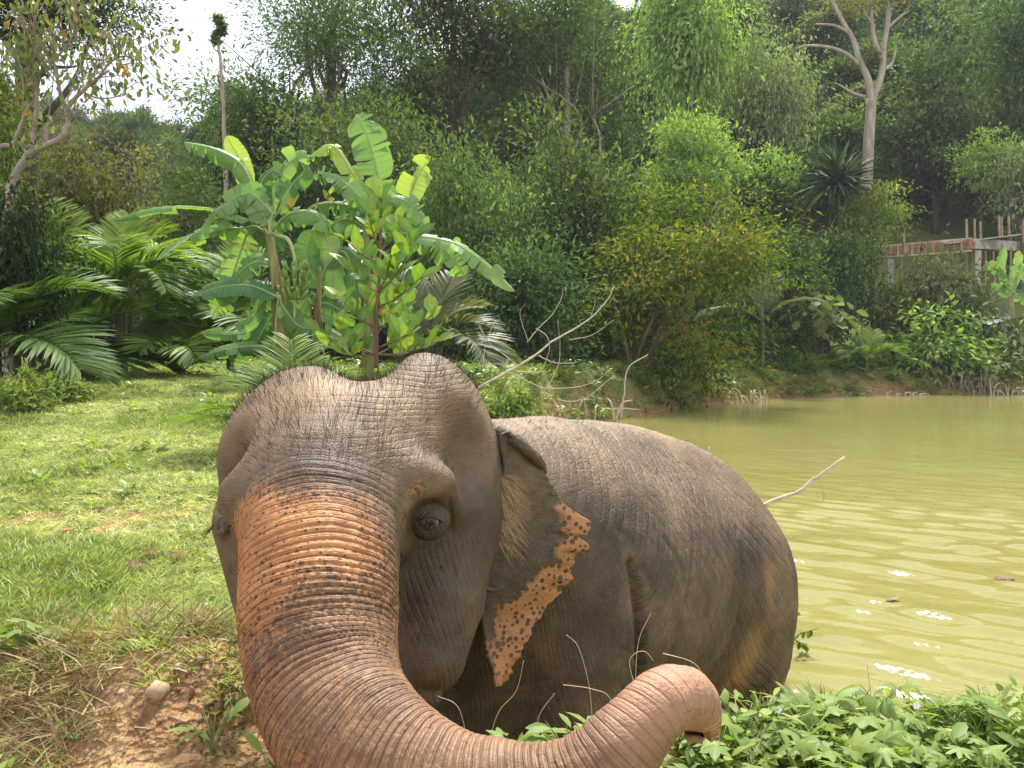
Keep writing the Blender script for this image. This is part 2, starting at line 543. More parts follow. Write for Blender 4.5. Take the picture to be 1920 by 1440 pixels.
l.new(n1.outputs['Fac'], bu.inputs['Height']); l.new(bu.outputs['Normal'], b.inputs['Normal'])
b.inputs['Roughness'].default_value = 0.10; b.inputs['IOR'].default_value = 1.33
me.materials.append(m)
tag(link('pond_water', me), kind='structure')
# ---------------------------------------------------------------- elephant
class Sdf:
    def __init__(s): s.ops = []
    def ell(s, c, r, k=0.1, R=None, sub=False):
        s.ops.append(('e', np.asarray(c, np.float32), np.asarray(r, np.float32), k, None if R is None else np.asarray(R, np.float32), sub))
    def cap(s, a, b, ra, rb, k=0.08, sub=False):
        s.ops.append(('c', np.asarray(a, np.float32), np.asarray(b, np.float32), k, (ra, rb), sub))
    def chain(s, pts, rs, k=0.06, sub=False):
        s.ops.append(('h', np.asarray(pts, np.float32), np.asarray(rs, np.float32), k, None, sub))
    def box(s, op):
        ty, a, b, k, x, sub = op
        m = k + 0.07
        if ty == 'e':
            r = float(b.max()) + m
            return a - r, a + r
        if ty == 'c':
            r = max(x) + m
            return np.minimum(a, b) - r, np.maximum(a, b) + r
        r = float(b.max()) + m
        return a.min(0) - r, a.max(0) + r
    def ev(s, P):
        P = np.asarray(P, np.float32)
        D = np.full(len(P), 9.0, np.float32)
        for op in s.ops:
            ty, a, b, k, x, sub = op
            lo, hi = s.box(op)
            m = np.flatnonzero((P[:, 0] > lo[0]) & (P[:, 0] < hi[0]) & (P[:, 1] > lo[1]) & (P[:, 1] < hi[1]) & (P[:, 2] > lo[2]) & (P[:, 2] < hi[2]))
            if not len(m): continue
            p = P[m]
            if ty == 'e':
                q = p - a
                if x is not None: q = q @ x          # columns of x are the axes
                k0 = np.sqrt(((q / b) ** 2).sum(1)) + 1e-6
                k1 = np.sqrt(((q / (b * b)) ** 2).sum(1)) + 1e-6
                d = k0 * (k0 - 1) / k1
            elif ty == 'c':
                ab = b - a
                t = np.clip((p - a) @ ab / ab.dot(ab), 0, 1)
                q = p - a - t[:, None] * ab
                d = np.sqrt((q * q).sum(1)) - (x[0] + (x[1] - x[0]) * t)
            else:
                d = np.full(len(p), 9.0, np.float32)
                for i in range(len(a) - 1):
                    ab = a[i + 1] - a[i]
                    t = np.clip((p - a[i]) @ ab / ab.dot(ab), 0, 1)
                    q = p - a[i] - t[:, None] * ab
                    d = np.minimum(d, np.sqrt((q * q).sum(1)) - (b[i] + (b[i + 1] - b[i]) * t))
            D0 = D[m]
            if sub:
                h = np.maximum(k - np.abs(D0 + d), 0) / k
                D[m] = np.maximum(D0, -d) + h * h * k * 0.25
            else:
                h = np.maximum(k - np.abs(D0 - d), 0) / k
                D[m] = np.minimum(D0, d) - h * h * k * 0.25
        return D
    def grad(s, P, e=0.004):
        d0 = s.ev(P)
        G = np.empty_like(P)
        for a in range(3):
            Q = P.copy(); Q[:, a] += e
            G[:, a] = (s.ev(Q) - d0) / e
        return d0, G
    def project(s, P, it=2, lim=0.02):
        for _ in range(it):
            d, G = s.grad(P)
            g2 = (G * G).sum(1) + 1e-4
            st = np.clip(d / g2, -lim, lim)
            P = P - st[:, None] * G
        return P.astype(np.float32)

def surface_nets(s, xs, ys, zs):
    sh = (len(xs), len(ys), len(zs))
    val = np.empty(sh, np.float32)
    for i in range(0, sh[0], 24):
        A, B, C = np.meshgrid(xs[i:i + 24], ys, zs, indexing='ij')
        val[i:i + 24] = s.ev(np.stack([A, B, C], -1).reshape(-1, 3)).reshape(A.shape)
    ins = val < 0
    c = sum(ins[a:sh[0] - 1 + a, b:sh[1] - 1 + b, d:sh[2] - 1 + d].astype(np.int8) for a in (0, 1) for b in (0, 1) for d in (0, 1))
    act = (c > 0) & (c < 8)
    idx = np.full(act.shape, -1, np.int32)
    ijk = np.argwhere(act)
    idx[act] = np.arange(len(ijk))
    mx, my, mz = (xs[1:] + xs[:-1]) / 2, (ys[1:] + ys[:-1]) / 2, (zs[1:] + zs[:-1]) / 2
    V = np.stack([mx[ijk[:, 0]], my[ijk[:, 1]], mz[ijk[:, 2]]], -1).astype(np.float32)
    F = []
    for ax in range(3):
        o = [1, 1, 1]; o[ax] = 0
        sl0 = tuple(slice(1 if o[a] else 0, sh[a] - 1) for a in range(3))
        sl1 = tuple(slice(1 if a != ax else 1, (sh[a] - 1) if a != ax else sh[a]) for a in range(3))
        A, B = ins[sl0], ins[sl1]
        e = np.argwhere(A != B)
        base = e + np.array(o)
        flip = A[tuple(e.T)]
        u, v = [(1, 2), (2, 0), (0, 1)][ax]
        def cell(du, dv):
            q = base.copy(); q[:, u] += du; q[:, v] += dv
            return idx[q[:, 0], q[:, 1], q[:, 2]]
        f = np.stack([cell(-1, -1), cell(0, -1), cell(0, 0), cell(-1, 0)], -1)
        f[~flip] = f[~flip][:, ::-1]
        F.append(f)
    F = np.concatenate(F)
    F = F[(F >= 0).all(1)]
    return V, F

def subdiv(V, F):
    n = len(V)
    E = np.concatenate([F[:, [0, 1]], F[:, [1, 2]], F[:, [2, 3]], F[:, [3, 0]]])
    E.sort(axis=1)
    key = E[:, 0].astype(np.int64) * n + E[:, 1]
    uq, inv = np.unique(key, return_inverse=True)
    em = (V[uq // n] + V[uq % n]) * 0.5
    fm = V[F].mean(1)
    m = len(F)
    e0, e1, e2, e3 = (n + inv[i * m:(i + 1) * m] for i in range(4))
    fc = n + len(uq) + np.arange(m)
    NF = np.concatenate([np.stack(q, -1) for q in ((F[:, 0], e0, fc, e3), (e0, F[:, 1], e1, fc), (fc, e1, F[:, 2], e2), (e3, fc, e2, F[:, 3]))])
    return np.concatenate([V, em, fm]).astype(np.float32), NF.astype(np.int32)

EL = Sdf()
ub = np.array((0.53, 0.848, 0.0))            # body axis, head to rump
nb = np.array((0.848, -0.53, 0.0))           # flank that faces the camera
RB = np.stack([ub, nb, (0, 0, 1.0)], 1)
# trunk of the body
EL.ell(pt(1130, 1085, 3.85), (0.98, 0.62, 0.68), 0.1, RB)
EL.ell(pt(1275, 1110, 4.35), (0.62, 0.60, 0.72), 0.25, RB)
EL.ell(pt(1030, 1075, 3.35), (0.50, 0.47, 0.58), 0.25, RB)
EL.chain(catmull([pt(955, 880, 3.1), pt(1050, 862, 3.45), pt(1145, 852, 3.85), pt(1290, 905, 4.4), pt(1375, 1000, 4.8)], 14), np.linspace(0.09, 0.12, 14), 0.26)
# shoulders and legs (the flank side and the far side)
def legpt(px, py, d, far=0.0):
    return pt(px, py, d) - nb * far
for far in (0.0, 0.72):
    EL.chain([legpt(1075, 1090, 3.15, far), legpt(1078, 1230, 3.02, far), legpt(1068, 1420, 2.98, far), legpt(1062, 1700, 3.0, far)], [0.245, 0.215, 0.185, 0.17], 0.07)
    EL.chain([legpt(1345, 1090, 4.25, far), legpt(1370, 1230, 4.12, far), legpt(1368, 1400, 4.15, far), legpt(1375, 1600, 4.2, far)], [0.36, 0.27, 0.20, 0.18], 0.12)
EL.cap(pt(885, 1130, 3.0), pt(845, 1450, 3.05), 0.27, 0.24, 0.12)
# neck
EL.cap(pt(800, 930, 2.75), pt(960, 1010, 3.2), 0.30, 0.44, 0.2)
# skull
EL.ell(pt(655, 880, 2.42), (0.36, 0.30, 0.24), 0.12)
EL.ell(pt(578, 792, 2.50), (0.185, 0.22, 0.175), 0.09)
EL.ell(pt(797, 772, 2.52), (0.155, 0.22, 0.185), 0.09)
EL.ell(pt(700, 840, 2.46), (0.20, 0.2, 0.15), 0.10)
EL.ell(pt(850, 900, 2.56), (0.145, 0.24, 0.27), 0.12)
EL.ell(pt(502, 850, 2.50), (0.115, 0.2, 0.15), 0.10)
EL.cap(pt(640, 880, 2.36), pt(620, 960, 2.24), 0.26, 0.235, 0.12)
# brows and cheeks
EL.chain([pt(700, 900, 2.21), pt(775, 893, 2.17), pt(826, 905, 2.21), pt(846, 945, 2.28)], [0.07, 0.058, 0.045, 0.030], 0.06)
EL.chain([pt(520, 925, 2.16), pt(455, 925, 2.15), pt(428, 950, 2.18)], [0.07, 0.065, 0.04], 0.06)
EL.chain([pt(838, 1010, 2.46), pt(822, 1120, 2.37), pt(806, 1230, 2.28), pt(797, 1298, 2.24)], [0.14, 0.142, 0.105, 0.05], 0.10)
EL.chain([pt(462, 985, 2.34), pt(486, 1110, 2.30), pt(505, 1230, 2.25)], [0.095, 0.08, 0.06], 0.08)
EL.cap(pt(650, 1080, 2.4), pt(680, 1250, 2.32), 0.2, 0.15, 0.1)
# trunk
TR = [(610, 930, 2.20, .235), (603, 1010, 2.07, .207), (600, 1100, 1.96, .194), (600, 1190, 1.87, .183), (612, 1275, 1.79, .169), (650, 1360, 1.70, .155), (735, 1432, 1.62, .135),
      (850, 1478, 1.56, .110), (970, 1488, 1.53, .095), (1075, 1470, 1.51, .085), (1155, 1412, 1.51, .077), (1212, 1345, 1.53, .067), (1254, 1309, 1.56, .064), (1296, 1312, 1.60, .055), (1312, 1345, 1.62, .045), (1308, 1368, 1.62, .040)]
TC = catmull([pt(a, b, d) for a, b, d, r in TR], 90)
TRr = catmull([(r, 0, 0) for a, b, d, r in TR], 90)[:, 0]
TS = np.vstack([TC[::3], TC[-1:]])
TSr = np.append(TRr[::3], TRr[-1])
for i in range(0, len(TS) - 1, 5):
    EL.chain(TS[i:i + 6], TSr[i:i + 6], 0.012 if i else 0.05)
EL.ell(pt(686, 672, 2.52), (0.06, 0.3, 0.044), 0.10, sub=True)
# hollows: temples, sockets, nostril mouth of the trunk tip
EL.ell(pt(888, 842, 2.33), (0.065, 0.075, 0.11), 0.09, sub=True)
EL.ell(pt(425, 872, 2.24), (0.06, 0.06, 0.08), 0.10, sub=True)
EL.ell(pt(805, 985, 2.165), (0.050, 0.05, 0.050), 0.05, sub=True)
EL.ell(pt(408, 988, 2.17), (0.03, 0.045, 0.035), 0.03, sub=True)
EL.ell(pt(1306, 1376, 1.61), (0.026, 0.026, 0.035), 0.02, sub=True)
EYE = pt(806, 976, 2.205)
EYEL = pt(421, 988, 2.26)
LS = 1.0
def lidpts(c, sx, sgn, w=0.034, hh=0.02, n=7, yaw=0.35):
    r = []
    for t in np.linspace(-1, 1, n):
        x, z = t * w * LS, sgn * hh * LS * (1 - t * t)
        r.append(c + np.array((x * math.cos(yaw * sx), -0.027 + abs(t) * 0.016 + x * math.sin(yaw * sx), z)))
    return r
EL.chain(lidpts(EYEL, -1, 1, 0.026, 0.019, 7, 1.0), [0.006, 0.009, 0.011, 0.012, 0.011, 0.009, 0.006], 0.014)
EL.chain(lidpts(EYEL, -1, -1, 0.026, 0.017, 7, 1.0), [0.006, 0.008, 0.009, 0.010, 0.009, 0.008, 0.006], 0.014)
xs = graded((-0.98, 1.85), -0.95, 0.05, 0.021, 1.04)
ys = graded((1.30, 5.5), 1.34, 2.6, 0.021, 1.04)
zs = np.arange(-0.28, 1.98, 0.022)
EV, EF = surface_nets(EL, xs, ys, zs)
EV = EL.project(EV, 3, 0.03)
keep = (EV[EF][:, :, 2].min(1) > -0.26)
EF = EF[keep]
for _ in range(2):
    EV, EF = subdiv(EV, EF)
    EV = EL.project(EV, 1, 0.01)
used = np.zeros(len(EV), bool); used[EF.ravel()] = True
remap = np.cumsum(used) - 1
EV, EF = EV[used], remap[EF].astype(np.int32)
_, G = EL.grad(EV)
EN = G / (np.linalg.norm(G, axis=1)[:, None] + 1e-6)

# --- position along the trunk
def along_trunk(P):
    best = np.full(len(P), 9.0, np.float32); s = np.zeros(len(P), np.float32); rr = np.ones(len(P), np.float32)
    L = 0.0
    for i in range(len(TS) - 1):
        a, b = TS[i].astype(np.float32), TS[i + 1].astype(np.float32)
        ab = b - a; ln = float(np.linalg.norm(ab))
        t = np.clip((P - a) @ ab / (ln * ln), 0, 1)
        d = np.linalg.norm(P - a - t[:, None] * ab, axis=1)
        r0 = TSr[i] + (TSr[i + 1] - TSr[i]) * t
        q = d - r0
        m = q < best
        best[m] = q[m]; s[m] = L + t[m] * ln; rr[m] = r0[m]
        L += ln
    return best, s, rr, L
_m = np.flatnonzero(EV[:, 1] < 2.6)
td = np.full(len(EV), 9.0, np.float32); ts = np.zeros(len(EV), np.float32)
td[_m], ts[_m], _r, TL = along_trunk(EV[_m])
_c = catmull([pt(a, b, d) for a, b, d, r in TR], 300).astype(np.float32)
_sl = np.concatenate([[0], np.cumsum(np.linalg.norm(np.diff(_c, axis=0), axis=1))]).astype(np.float32)
_n = np.flatnonzero(td < 0.06)
for _i in range(0, len(_n), 20000):
    _q = EV[_n[_i:_i + 20000]]
    _d = (_q * _q).sum(1)[:, None] + (_c * _c).sum(1)[None, :] - 2 * _q @ _c.T
    _w = np.exp(-(_d - _d.min(1)[:, None]) / 0.0012)
    ts[_n[_i:_i + 20000]] = (_w * _sl).sum(1) / _w.sum(1)
TL = float(_sl[-1])
on_tr = smooth(0.030, 0.004, td) * smooth(0.02, 0.16, ts)
def crease(ph, sharp):
    f = np.abs(((ph + 0.5) % 1.0) - 0.5) * 2         # 0 at the crease
    return -np.exp(-(f / sharp) ** 2)
wob = 0.010 * vnoise(EV, 5.0) + 0.004 * vnoise(EV, 13.0, 4)
big = np.clip(0.75 + 0.75 * vnoise(np.stack([ts * 14, EV[:, 0] * 2, EV[:, 2] * 2], -1), 1.0, 8), 0.15, 1.7)
disp = np.zeros(len(EV), np.float32)
fade = smooth(0.05, 0.30, ts)
s2 = ts + wob
ph1 = s2 / 0.0185 + 0.35 * vnoise(EV, 2.6, 2)
ph2 = s2 / 0.0078 + 0.8 * vnoise(EV, 4.0, 5)
tip = smooth(TL - 0.45, TL - 0.22, ts)
ramp_amp = 0.25 + 0.75 * fade
disp += on_tr * (0.0046 * crease(ph1, 0.5) * big * ramp_amp * (1 - 0.85 * tip) + 0.003 * crease(ph2, 0.5) * (1 - 0.4 * tip))
# --- folds of the forehead, temples and shoulder
def along(P, pts, width):
    C = np.asarray(pts, np.float32)
    b = np.full(len(P), 9.0, np.float32)
    for i in range(len(C) - 1):
        ab = C[i + 1] - C[i]
        t = np.clip((P - C[i]) @ ab / ab.dot(ab), 0, 1)
        b = np.minimum(b, np.linalg.norm(P - C[i] - t[:, None] * ab, axis=1))
    return np.exp(-(b / width) ** 2)
notr = 1 - on_tr
isbody = smooth(2.75, 3.05, EV[:, 1])
face = (1 - isbody) * notr
lowf = smooth(pt(800, 1010, 2.2)[2] + 0.03, pt(800, 1010, 2.2)[2] - 0.05, EV[:, 2])
fph = np.where(lowf > 0.5, (EV[:, 0] + 0.5 * EV[:, 1] + 0.25 * EV[:, 2]) / 0.020 + 1.0 * vnoise(EV, 3.0, 4) + 0.4 * vnoise(EV, 9.0, 3), EV[:, 2] / 0.016 + 1.3 * vnoise(EV, 4.0) + 0.5 * vnoise(EV, 9.0, 3))
fwm = face * np.where(lowf > 0.5, 0.9 * smooth(0.5, 1.0, lowf), 0.75 * smooth(0.05, 0.5, vnoise(EV, 2.6, 12)) * smooth(0.5, 0.0, lowf))
disp += fwm * 0.0010 * crease(fph, 0.45)
for pts_, w_, a_ in (([pt(770, 1010, 2.1), pt(785, 1080, 2.1), pt(775, 1160, 2.1)], 0.007, 0.006), ([pt(845, 940, 2.2), pt(862, 1010, 2.25), pt(858, 1080, 2.25)], 0.006, 0.006),
                     ([pt(770, 985, 2.1), pt(760, 1060, 2.08), pt(755, 1200, 2.08)], 0.012, 0.012), ([pt(760, 960, 2.1), pt(772, 1040, 2.1), pt(800, 1080, 2.15), pt(840, 1070, 2.2)], 0.006, 0.006)):
    # follow the true surface: compare in the image of the photograph's direction only through nearest surface points
    C = EL.project(np.asarray(pts_, np.float32), 12, 0.05)
    disp -= a_ * along(EV, C, w_)
lu = EV @ ub.astype(np.float32)
lw = 0.05 * vnoise(EV, 2.2, 6) + 0.015 * vnoise(EV, 7, 6)
ba = (lu * 0.80 + EV[:, 2] * 0.60 + lw) / 0.030
bb_ = (lu * 0.72 - EV[:, 2] * 0.70 + lw) / 0.034
wa = isbody * smooth(2.9, 3.9, lu + 0.5 * vnoise(EV, 1.6, 21))
wb = isbody * smooth(4.6, 3.6, lu + 0.5 * vnoise(EV, 1.5, 31))
disp += 0.0032 * (wa * crease(ba / 2, 0.3) + wb * crease(bb_ / 2, 0.3))
Cf = EL.project(np.asarray([pt(1150, 1060, 3.0), pt(1172, 1140, 3.0), pt(1183, 1220, 3.0), pt(1183, 1300, 3.0)], np.float32), 14, 0.06)
disp -= 0.045 * along(EV, Cf, 0.025)
for pp, w_, a_ in (([(1130, 1000), (1160, 1060), (1178, 1110)], .016, .006), ([(1100, 1040), (1130, 1090), (1150, 1150)], .012, .005), ([(1240, 1050), (1205, 1170), (1195, 1290)], .014, .010), ([(1280, 1060), (1235, 1190), (1225, 1290)], .011, .007),
                   ([(1075, 1195), (1120, 1205), (1170, 1222)], .009, .008), ([(1080, 1232), (1130, 1238), (1172, 1252)], .009, .008), ([(1070, 1268), (1125, 1272), (1170, 1284)], .009, .008), ([(1350, 1000), (1330, 1130), (1300, 1260)], .014, .008), ([(1440, 1040), (1420, 1160), (1390, 1270)], .012, .006),
                   ([(1010, 1060), (1060, 1150), (1085, 1260)], .010, .006), ([(1200, 1020), (1215, 1070), (1220, 1130)], .012, .004)):
    C_ = catmull([pt(a, b, 3.0 + 1.2 * max(0, a - 1150) / 300) for a, b in pp], 9).astype(np.float32)
    C_ = EL.project(C_, 16, 0.08)
    disp -= a_ * along(EV, C_, w_) * isbody
disp += 0.0020 * fbm(EV, 18.0, 2) * (0.4 + 0.6 * isbody)
EV2 = EV + EN * disp[:, None]

# --- pigment: where the skin is freckled pink, where dust and a painted back highlight lighten it, the tan stripe of the rump
fr_c = np.array(pt(600, 985, 2.0))
mott = fbm(EV, 7.0, 3)
pink = on_tr * (1 - 0.58 * smooth(0.28, 0.52, ts + 0.08 * mott) - 0.30 * smooth(0.55, 0.95, ts + 0.14 * mott))
lower = on_tr * smooth(0.32, 0.85, ts + 0.12 * mott)
X_, Y_, Z_ = EV[:, 0], EV[:, 1], EV[:, 2]
pu = 960 + FPX * X_ / Y_
pv_top = pt(600, 892, 2.1)[2]
blaze = smooth(0.20, 0.135, np.abs(X_ - (-0.51)) - 0.02 * vnoise(EV, 8.0)) * smooth(2.45, 2.25, Y_)
blaze = blaze * smooth(0.46, 0.20, ts + 0.10 * mott)
top_e = smooth(pv_top + 0.085, pv_top - 0.085, Z_ + 0.35 * np.maximum(np.abs(X_ + 0.51) - 0.08, 0) + 0.02 * vnoise(EV, 9))
pink = np.clip(np.maximum(pink, blaze) * top_e, 0, 1)
side = smooth(0.115, 0.20, (X_ + 0.48) + 0.02 * vnoise(EV, 12)) * smooth(0.55, 0.15, ts)     # flank of the trunk towards the eye stays grey
pink = np.clip(pink * (1 - 0.85 * side), 0, 1)
brow_p = np.exp(-(np.linalg.norm(EV - EL.project(pt(790, 925, 2.1)[None].astype(np.float32), 10, 0.05), axis=1) / 0.035) ** 2) * 0.6
pink = np.maximum(pink, brow_p)
eyed = np.maximum(np.exp(-(np.linalg.norm((EV - (EYE + np.array((0.003, -0.02, -0.004)))) * np.array((1, 0.6, 1)), axis=1) / 0.055) ** 4), np.exp(-(np.linalg.norm(EV - EYEL, axis=1) / 0.045) ** 4))
tipp = smooth(TL - 0.36, TL - 0.12, ts) * on_tr
dust_highlight = isbody * smooth(0.30, 0.95, EN[:, 2]) * np.clip(0.62 + 0.35 * vnoise(EV, 3.0, 9), 0, 1) + face * smooth(pt(650, 930, 2.3)[2], pt(650, 760, 2.4)[2], Z_) * (0.6 + 0.5 * vnoise(EV, 4.0, 9))  # up-facing back skin coloured lighter: dry dust plus a painted highlight
rp_ = pt(1405, 1100, 4.0)
rump = isbody * smooth(0.10, 0.02, np.abs((X_ - rp_[0]) * 0.75 - (Z_ - rp_[2]) * 0.35 + 0.07 * vnoise(EV, 4.0) + 0.02 * vnoise(EV, 11.0))) * smooth(-0.1, 0.3, vnoise(EV, 3.0, 40) + 0.35) * smooth(0.9, 0.65, Z_)
me = mk_mesh('body', EV2, EF, {'pink': pink, 'tip': tipp, 'lower': np.clip(lower, 0, 1), 'dust_highlight': np.clip(dust_highlight, 0, 1), 'rump': rump, 'eyed': eyed, 'flank': isbody, 'trunk': on_tr * (1 - 0.55 * tip) * ramp_amp, 'ph1': ph1, 'ph2': ph2, 'fph': fph, 'fwm': fwm, 'ba': ba, 'bb': bb_, 'wa': wa, 'wb': wb})

def skin_mat(name, ear=False):
    m, n, l, b, out = new_mat(name)
    tc = n.new('ShaderNodeTexCoord')
    def attr(a):
        q = n.new('ShaderNodeAttribute'); q.attribute_name = a; return q.outputs['Fac']
    def noise(s, d=4, r=0.55):
        q = n.new('ShaderNodeTexNoise'); q.inputs['Scale'].default_value = s; q.inputs['Detail'].default_value = d; q.inputs['Roughness'].default_value = r
        l.new(tc.outputs['Object'], q.inputs['Vector']); return q
    def mix(f, a, bb, blend='MIX'):
        q = n.new('ShaderNodeMixRGB'); q.blend_type = blend
        for s, v in (('Fac', f), ('Color1', a), ('Color2', bb)):
            if isinstance(v, (int, float)): q.inputs[s].default_value = v
            elif isinstance(v, tuple): q.inputs[s].default_value = (*v, 1)
            else: l.new(v, q.inputs[s])
        return q.outputs['Color']
    def math_(op, a, bb=None, c=None):
        q = n.new('ShaderNodeMath'); q.operation = op
        for i, v in enumerate((a, bb, c)):
            if v is None: continue
            if isinstance(v, (int, float)): q.inputs[i].default_value = v
            else: l.new(v, q.inputs[i])
        return q.outputs[0]
    n1 = noise(3.2, 5); n2 = noise(26, 5, 0.6); n3 = noise(110, 3)
    base = ramp(n, [(0.3, (0.066, 0.045, 0.029)), (0.52, (0.118, 0.084, 0.052)), (0.72, (0.19, 0.135, 0.08))])
    l.new(n1.outputs['Fac'], base.inputs['Fac'])
    col = base.outputs['Color']
    r2 = ramp(n, [(0.35, (0.72, 0.70, 0.68)), (0.68, (1.25, 1.22, 1.15))])
    l.new(n2.outputs['Fac'], r2.inputs['Fac'])
    col = mix(0.8, col, r2.outputs['Color'], 'MULTIPLY')
    if not ear:
        col = mix(attr('dust_highlight'), col, (0.29, 0.195, 0.105))
        rn = math_('MULTIPLY', attr('rump'), 0.75)
        col = mix(rn, col, (0.33, 0.19, 0.075))
    if not ear:
        lo_c = mix(n2.outputs['Fac'], (0.16, 0.082, 0.042), (0.39, 0.225, 0.120))
        lo_c = mix(attr('tip'), lo_c, (0.42, 0.225, 0.13))
        col = mix(math_('MULTIPLY', attr('lower'), 0.9), col, lo_c)
    # freckled pink skin: spots are densest where the pink fades out
    vo = n.new('ShaderNodeTexVoronoi'); vo.inputs['Scale'].default_value = 84 if not ear else 50
    vo.inputs['Randomness'].default_value = 1.0
    l.new(tc.outputs['Object'], vo.inputs['Vector'])
    pk = attr('pink')
    wc = n.new('ShaderNodeSeparateColor'); l.new(vo.outputs['Color'], wc.inputs[0])
    rad = math_('MULTIPLY_ADD', wc.outputs[0], 0.30 if not ear else 0.16, 0.19 if not ear else 0.30)
    if not ear:
        rad = math_('MULTIPLY', rad, math_('SUBTRACT', 1.80, pk))
    else:
        rad = math_('MULTIPLY', rad, math_('SUBTRACT', 1.98, pk))
    df = math_('SUBTRACT', vo.outputs['Distance'], rad)
    sp = n.new('ShaderNodeMapRange'); sp.inputs['From Min'].default_value = -0.05; sp.inputs['From Max'].default_value = 0.06
    l.new(df, sp.inputs['Value'])
    keep_ = math_('GREATER_THAN', wc.outputs[1], math_('MULTIPLY_ADD', pk, 0.90, -0.34) if not ear else 0.18)
    spot = math_('MULTIPLY', math_('SUBTRACT', 1.0, sp.outputs['Result']), keep_)
    if not ear:
        vf = n.new('ShaderNodeTexVoronoi'); vf.inputs['Scale'].default_value = 165
        l.new(tc.outputs['Object'], vf.inputs['Vector'])
        fr_ = math_('LESS_THAN', vf.outputs['Distance'], math_('MULTIPLY_ADD', pk, -0.55, 0.72))
        spot = math_('MAXIMUM', spot, math_('MULTIPLY', fr_, 0.7))
    pinkc = mix(n2.outputs['Fac'], (0.38, 0.166, 0.062), (0.55, 0.270, 0.108))
    if not ear:
        pinkc = mix(attr('tip'), pinkc, (0.44, 0.235, 0.135))
    pinkc = mix(spot, pinkc, (0.115, 0.062, 0.035))
    pm = n.new('ShaderNodeMapRange'); pm.inputs['From Min'].default_value = 0.10; pm.inputs['From Max'].default_value = 0.85
    l.new(math_('ADD', pk, math_('MULTIPLY_ADD', n2.outputs['Fac'], 0.7, -0.35)), pm.inputs['Value'])
    col = mix(pm.outputs['Result'], col, pinkc)
    if not ear:
        ln = noise(5.5, 3)
        lr2 = ramp(n, [(0.36, (0.62, 0.58, 0.56)), (0.62, (1.12, 1.10, 1.06))])
        l.new(ln.outputs['Fac'], lr2.inputs['Fac'])
        col = mix(0.75, col, lr2.outputs['Color'], 'MULTIPLY')
        col = mix(math_('MULTIPLY', attr('eyed'), 0.62), col, (0.028, 0.021, 0.017))
    l.new(col, b.inputs['Base Color'])
    # fine skin relief: cracked cells and pores
    mp = n.new('ShaderNodeMapping'); mp.inputs['Scale'].default_value = (1, 1, 1.5)
    nd = noise(9, 2)
    vm = n.new('ShaderNodeMixRGB'); vm.inputs['Fac'].default_value = 0.06
    l.new(tc.outputs['Object'], vm.inputs['Color1']); l.new(nd.outputs['Color'], vm.inputs['Color2'])
    l.new(vm.outputs['Color'], mp.inputs['Vector'])
    def cracks(s):
        v = n.new('ShaderNodeTexVoronoi'); v.feature = 'DISTANCE_TO_EDGE'; v.inputs['Scale'].default_value = s
        l.new(mp.outputs['Vector'], v.inputs['Vector'])
        mr = n.new('ShaderNodeMapRange'); mr.inputs['From Max'].default_value = 0.16
        l.new(v.outputs['Distance'], mr.inputs['Value'])
        return mr.outputs['Result']
    h = math_('ADD', math_('MULTIPLY', cracks(34), math_('MULTIPLY_ADD', attr('flank'), 0.45, 0.05) if not ear else 0.2), math_('MULTIPLY', cracks(80), 0.22))
    if not ear:
        h = math_('MULTIPLY', h, math_('MULTIPLY_ADD', attr('trunk'), -0.6, 1.0))
    h = math_('ADD', h, math_('MULTIPLY', n3.outputs['Fac'], 0.75))
    if not ear:
        def line(ph, w, sharp, amp):
            f = math_('ABSOLUTE', math_('SUBTRACT', math_('FRACT', math_('ADD', attr(ph), 100.5)), 0.5))
            mr = n.new('ShaderNodeMapRange'); mr.interpolation_type = 'SMOOTHSTEP'; mr.inputs['From Max'].default_value = sharp
            l.new(f, mr.inputs['Value'])
            return math_('MULTIPLY', math_('MULTIPLY', mr.outputs['Result'], attr(w)), amp)
        brk = n.new('ShaderNodeMapRange'); brk.inputs['From Min'].default_value = 0.4; brk.inputs['From Max'].default_value = 0.6
        l.new(noise(14, 2).outputs['Fac'], brk.inputs['Value'])
        h = math_('ADD', h, line('ph1', 'trunk', 0.17, 1.7))
        h = math_('ADD', h, math_('MULTIPLY', line('ph2', 'trunk', 0.22, 1.2), brk.outputs['Result']))
        h = math_('ADD', h, math_('MULTIPLY', line('fph', 'fwm', 0.18, 0.7), brk.outputs['Result']))
        h = math_('ADD', h, line('ba', 'wa', 0.16, 1.2))
        h = math_('ADD', h, line('bb', 'wb', 0.16, 1.2))
    bu = n.new('ShaderNodeBump'); bu.inputs['Strength'].default_value = 0.6; bu.inputs['Distance'].default_value = 0.006
    l.new(h, bu.inputs['Height']); l.new(bu.outputs['Normal'], b.inputs['Normal'])
    b.inputs['Roughness'].default_value = 0.58
    b.inputs['Specular IOR Level'].default_value = 0.4
    return m
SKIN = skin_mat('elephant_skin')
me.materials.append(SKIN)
elephant = thing('elephant', 'wrinkled grey elephant with freckled orange trunk standing in the pond at the bank', 'elephant', (0.5, 3.6, -1.0))
def sub(name, me, par, label=None):
    """child whose mesh is given in world coordinates"""
    o = link(name, me, par)
    p = par; off = Vector((0, 0, 0))
    while p is not None:
        off = off + p.location
        p = p.parent
    o.location = -off
    if label: o['label'] = label
    return o
sub('body', me, elephant)
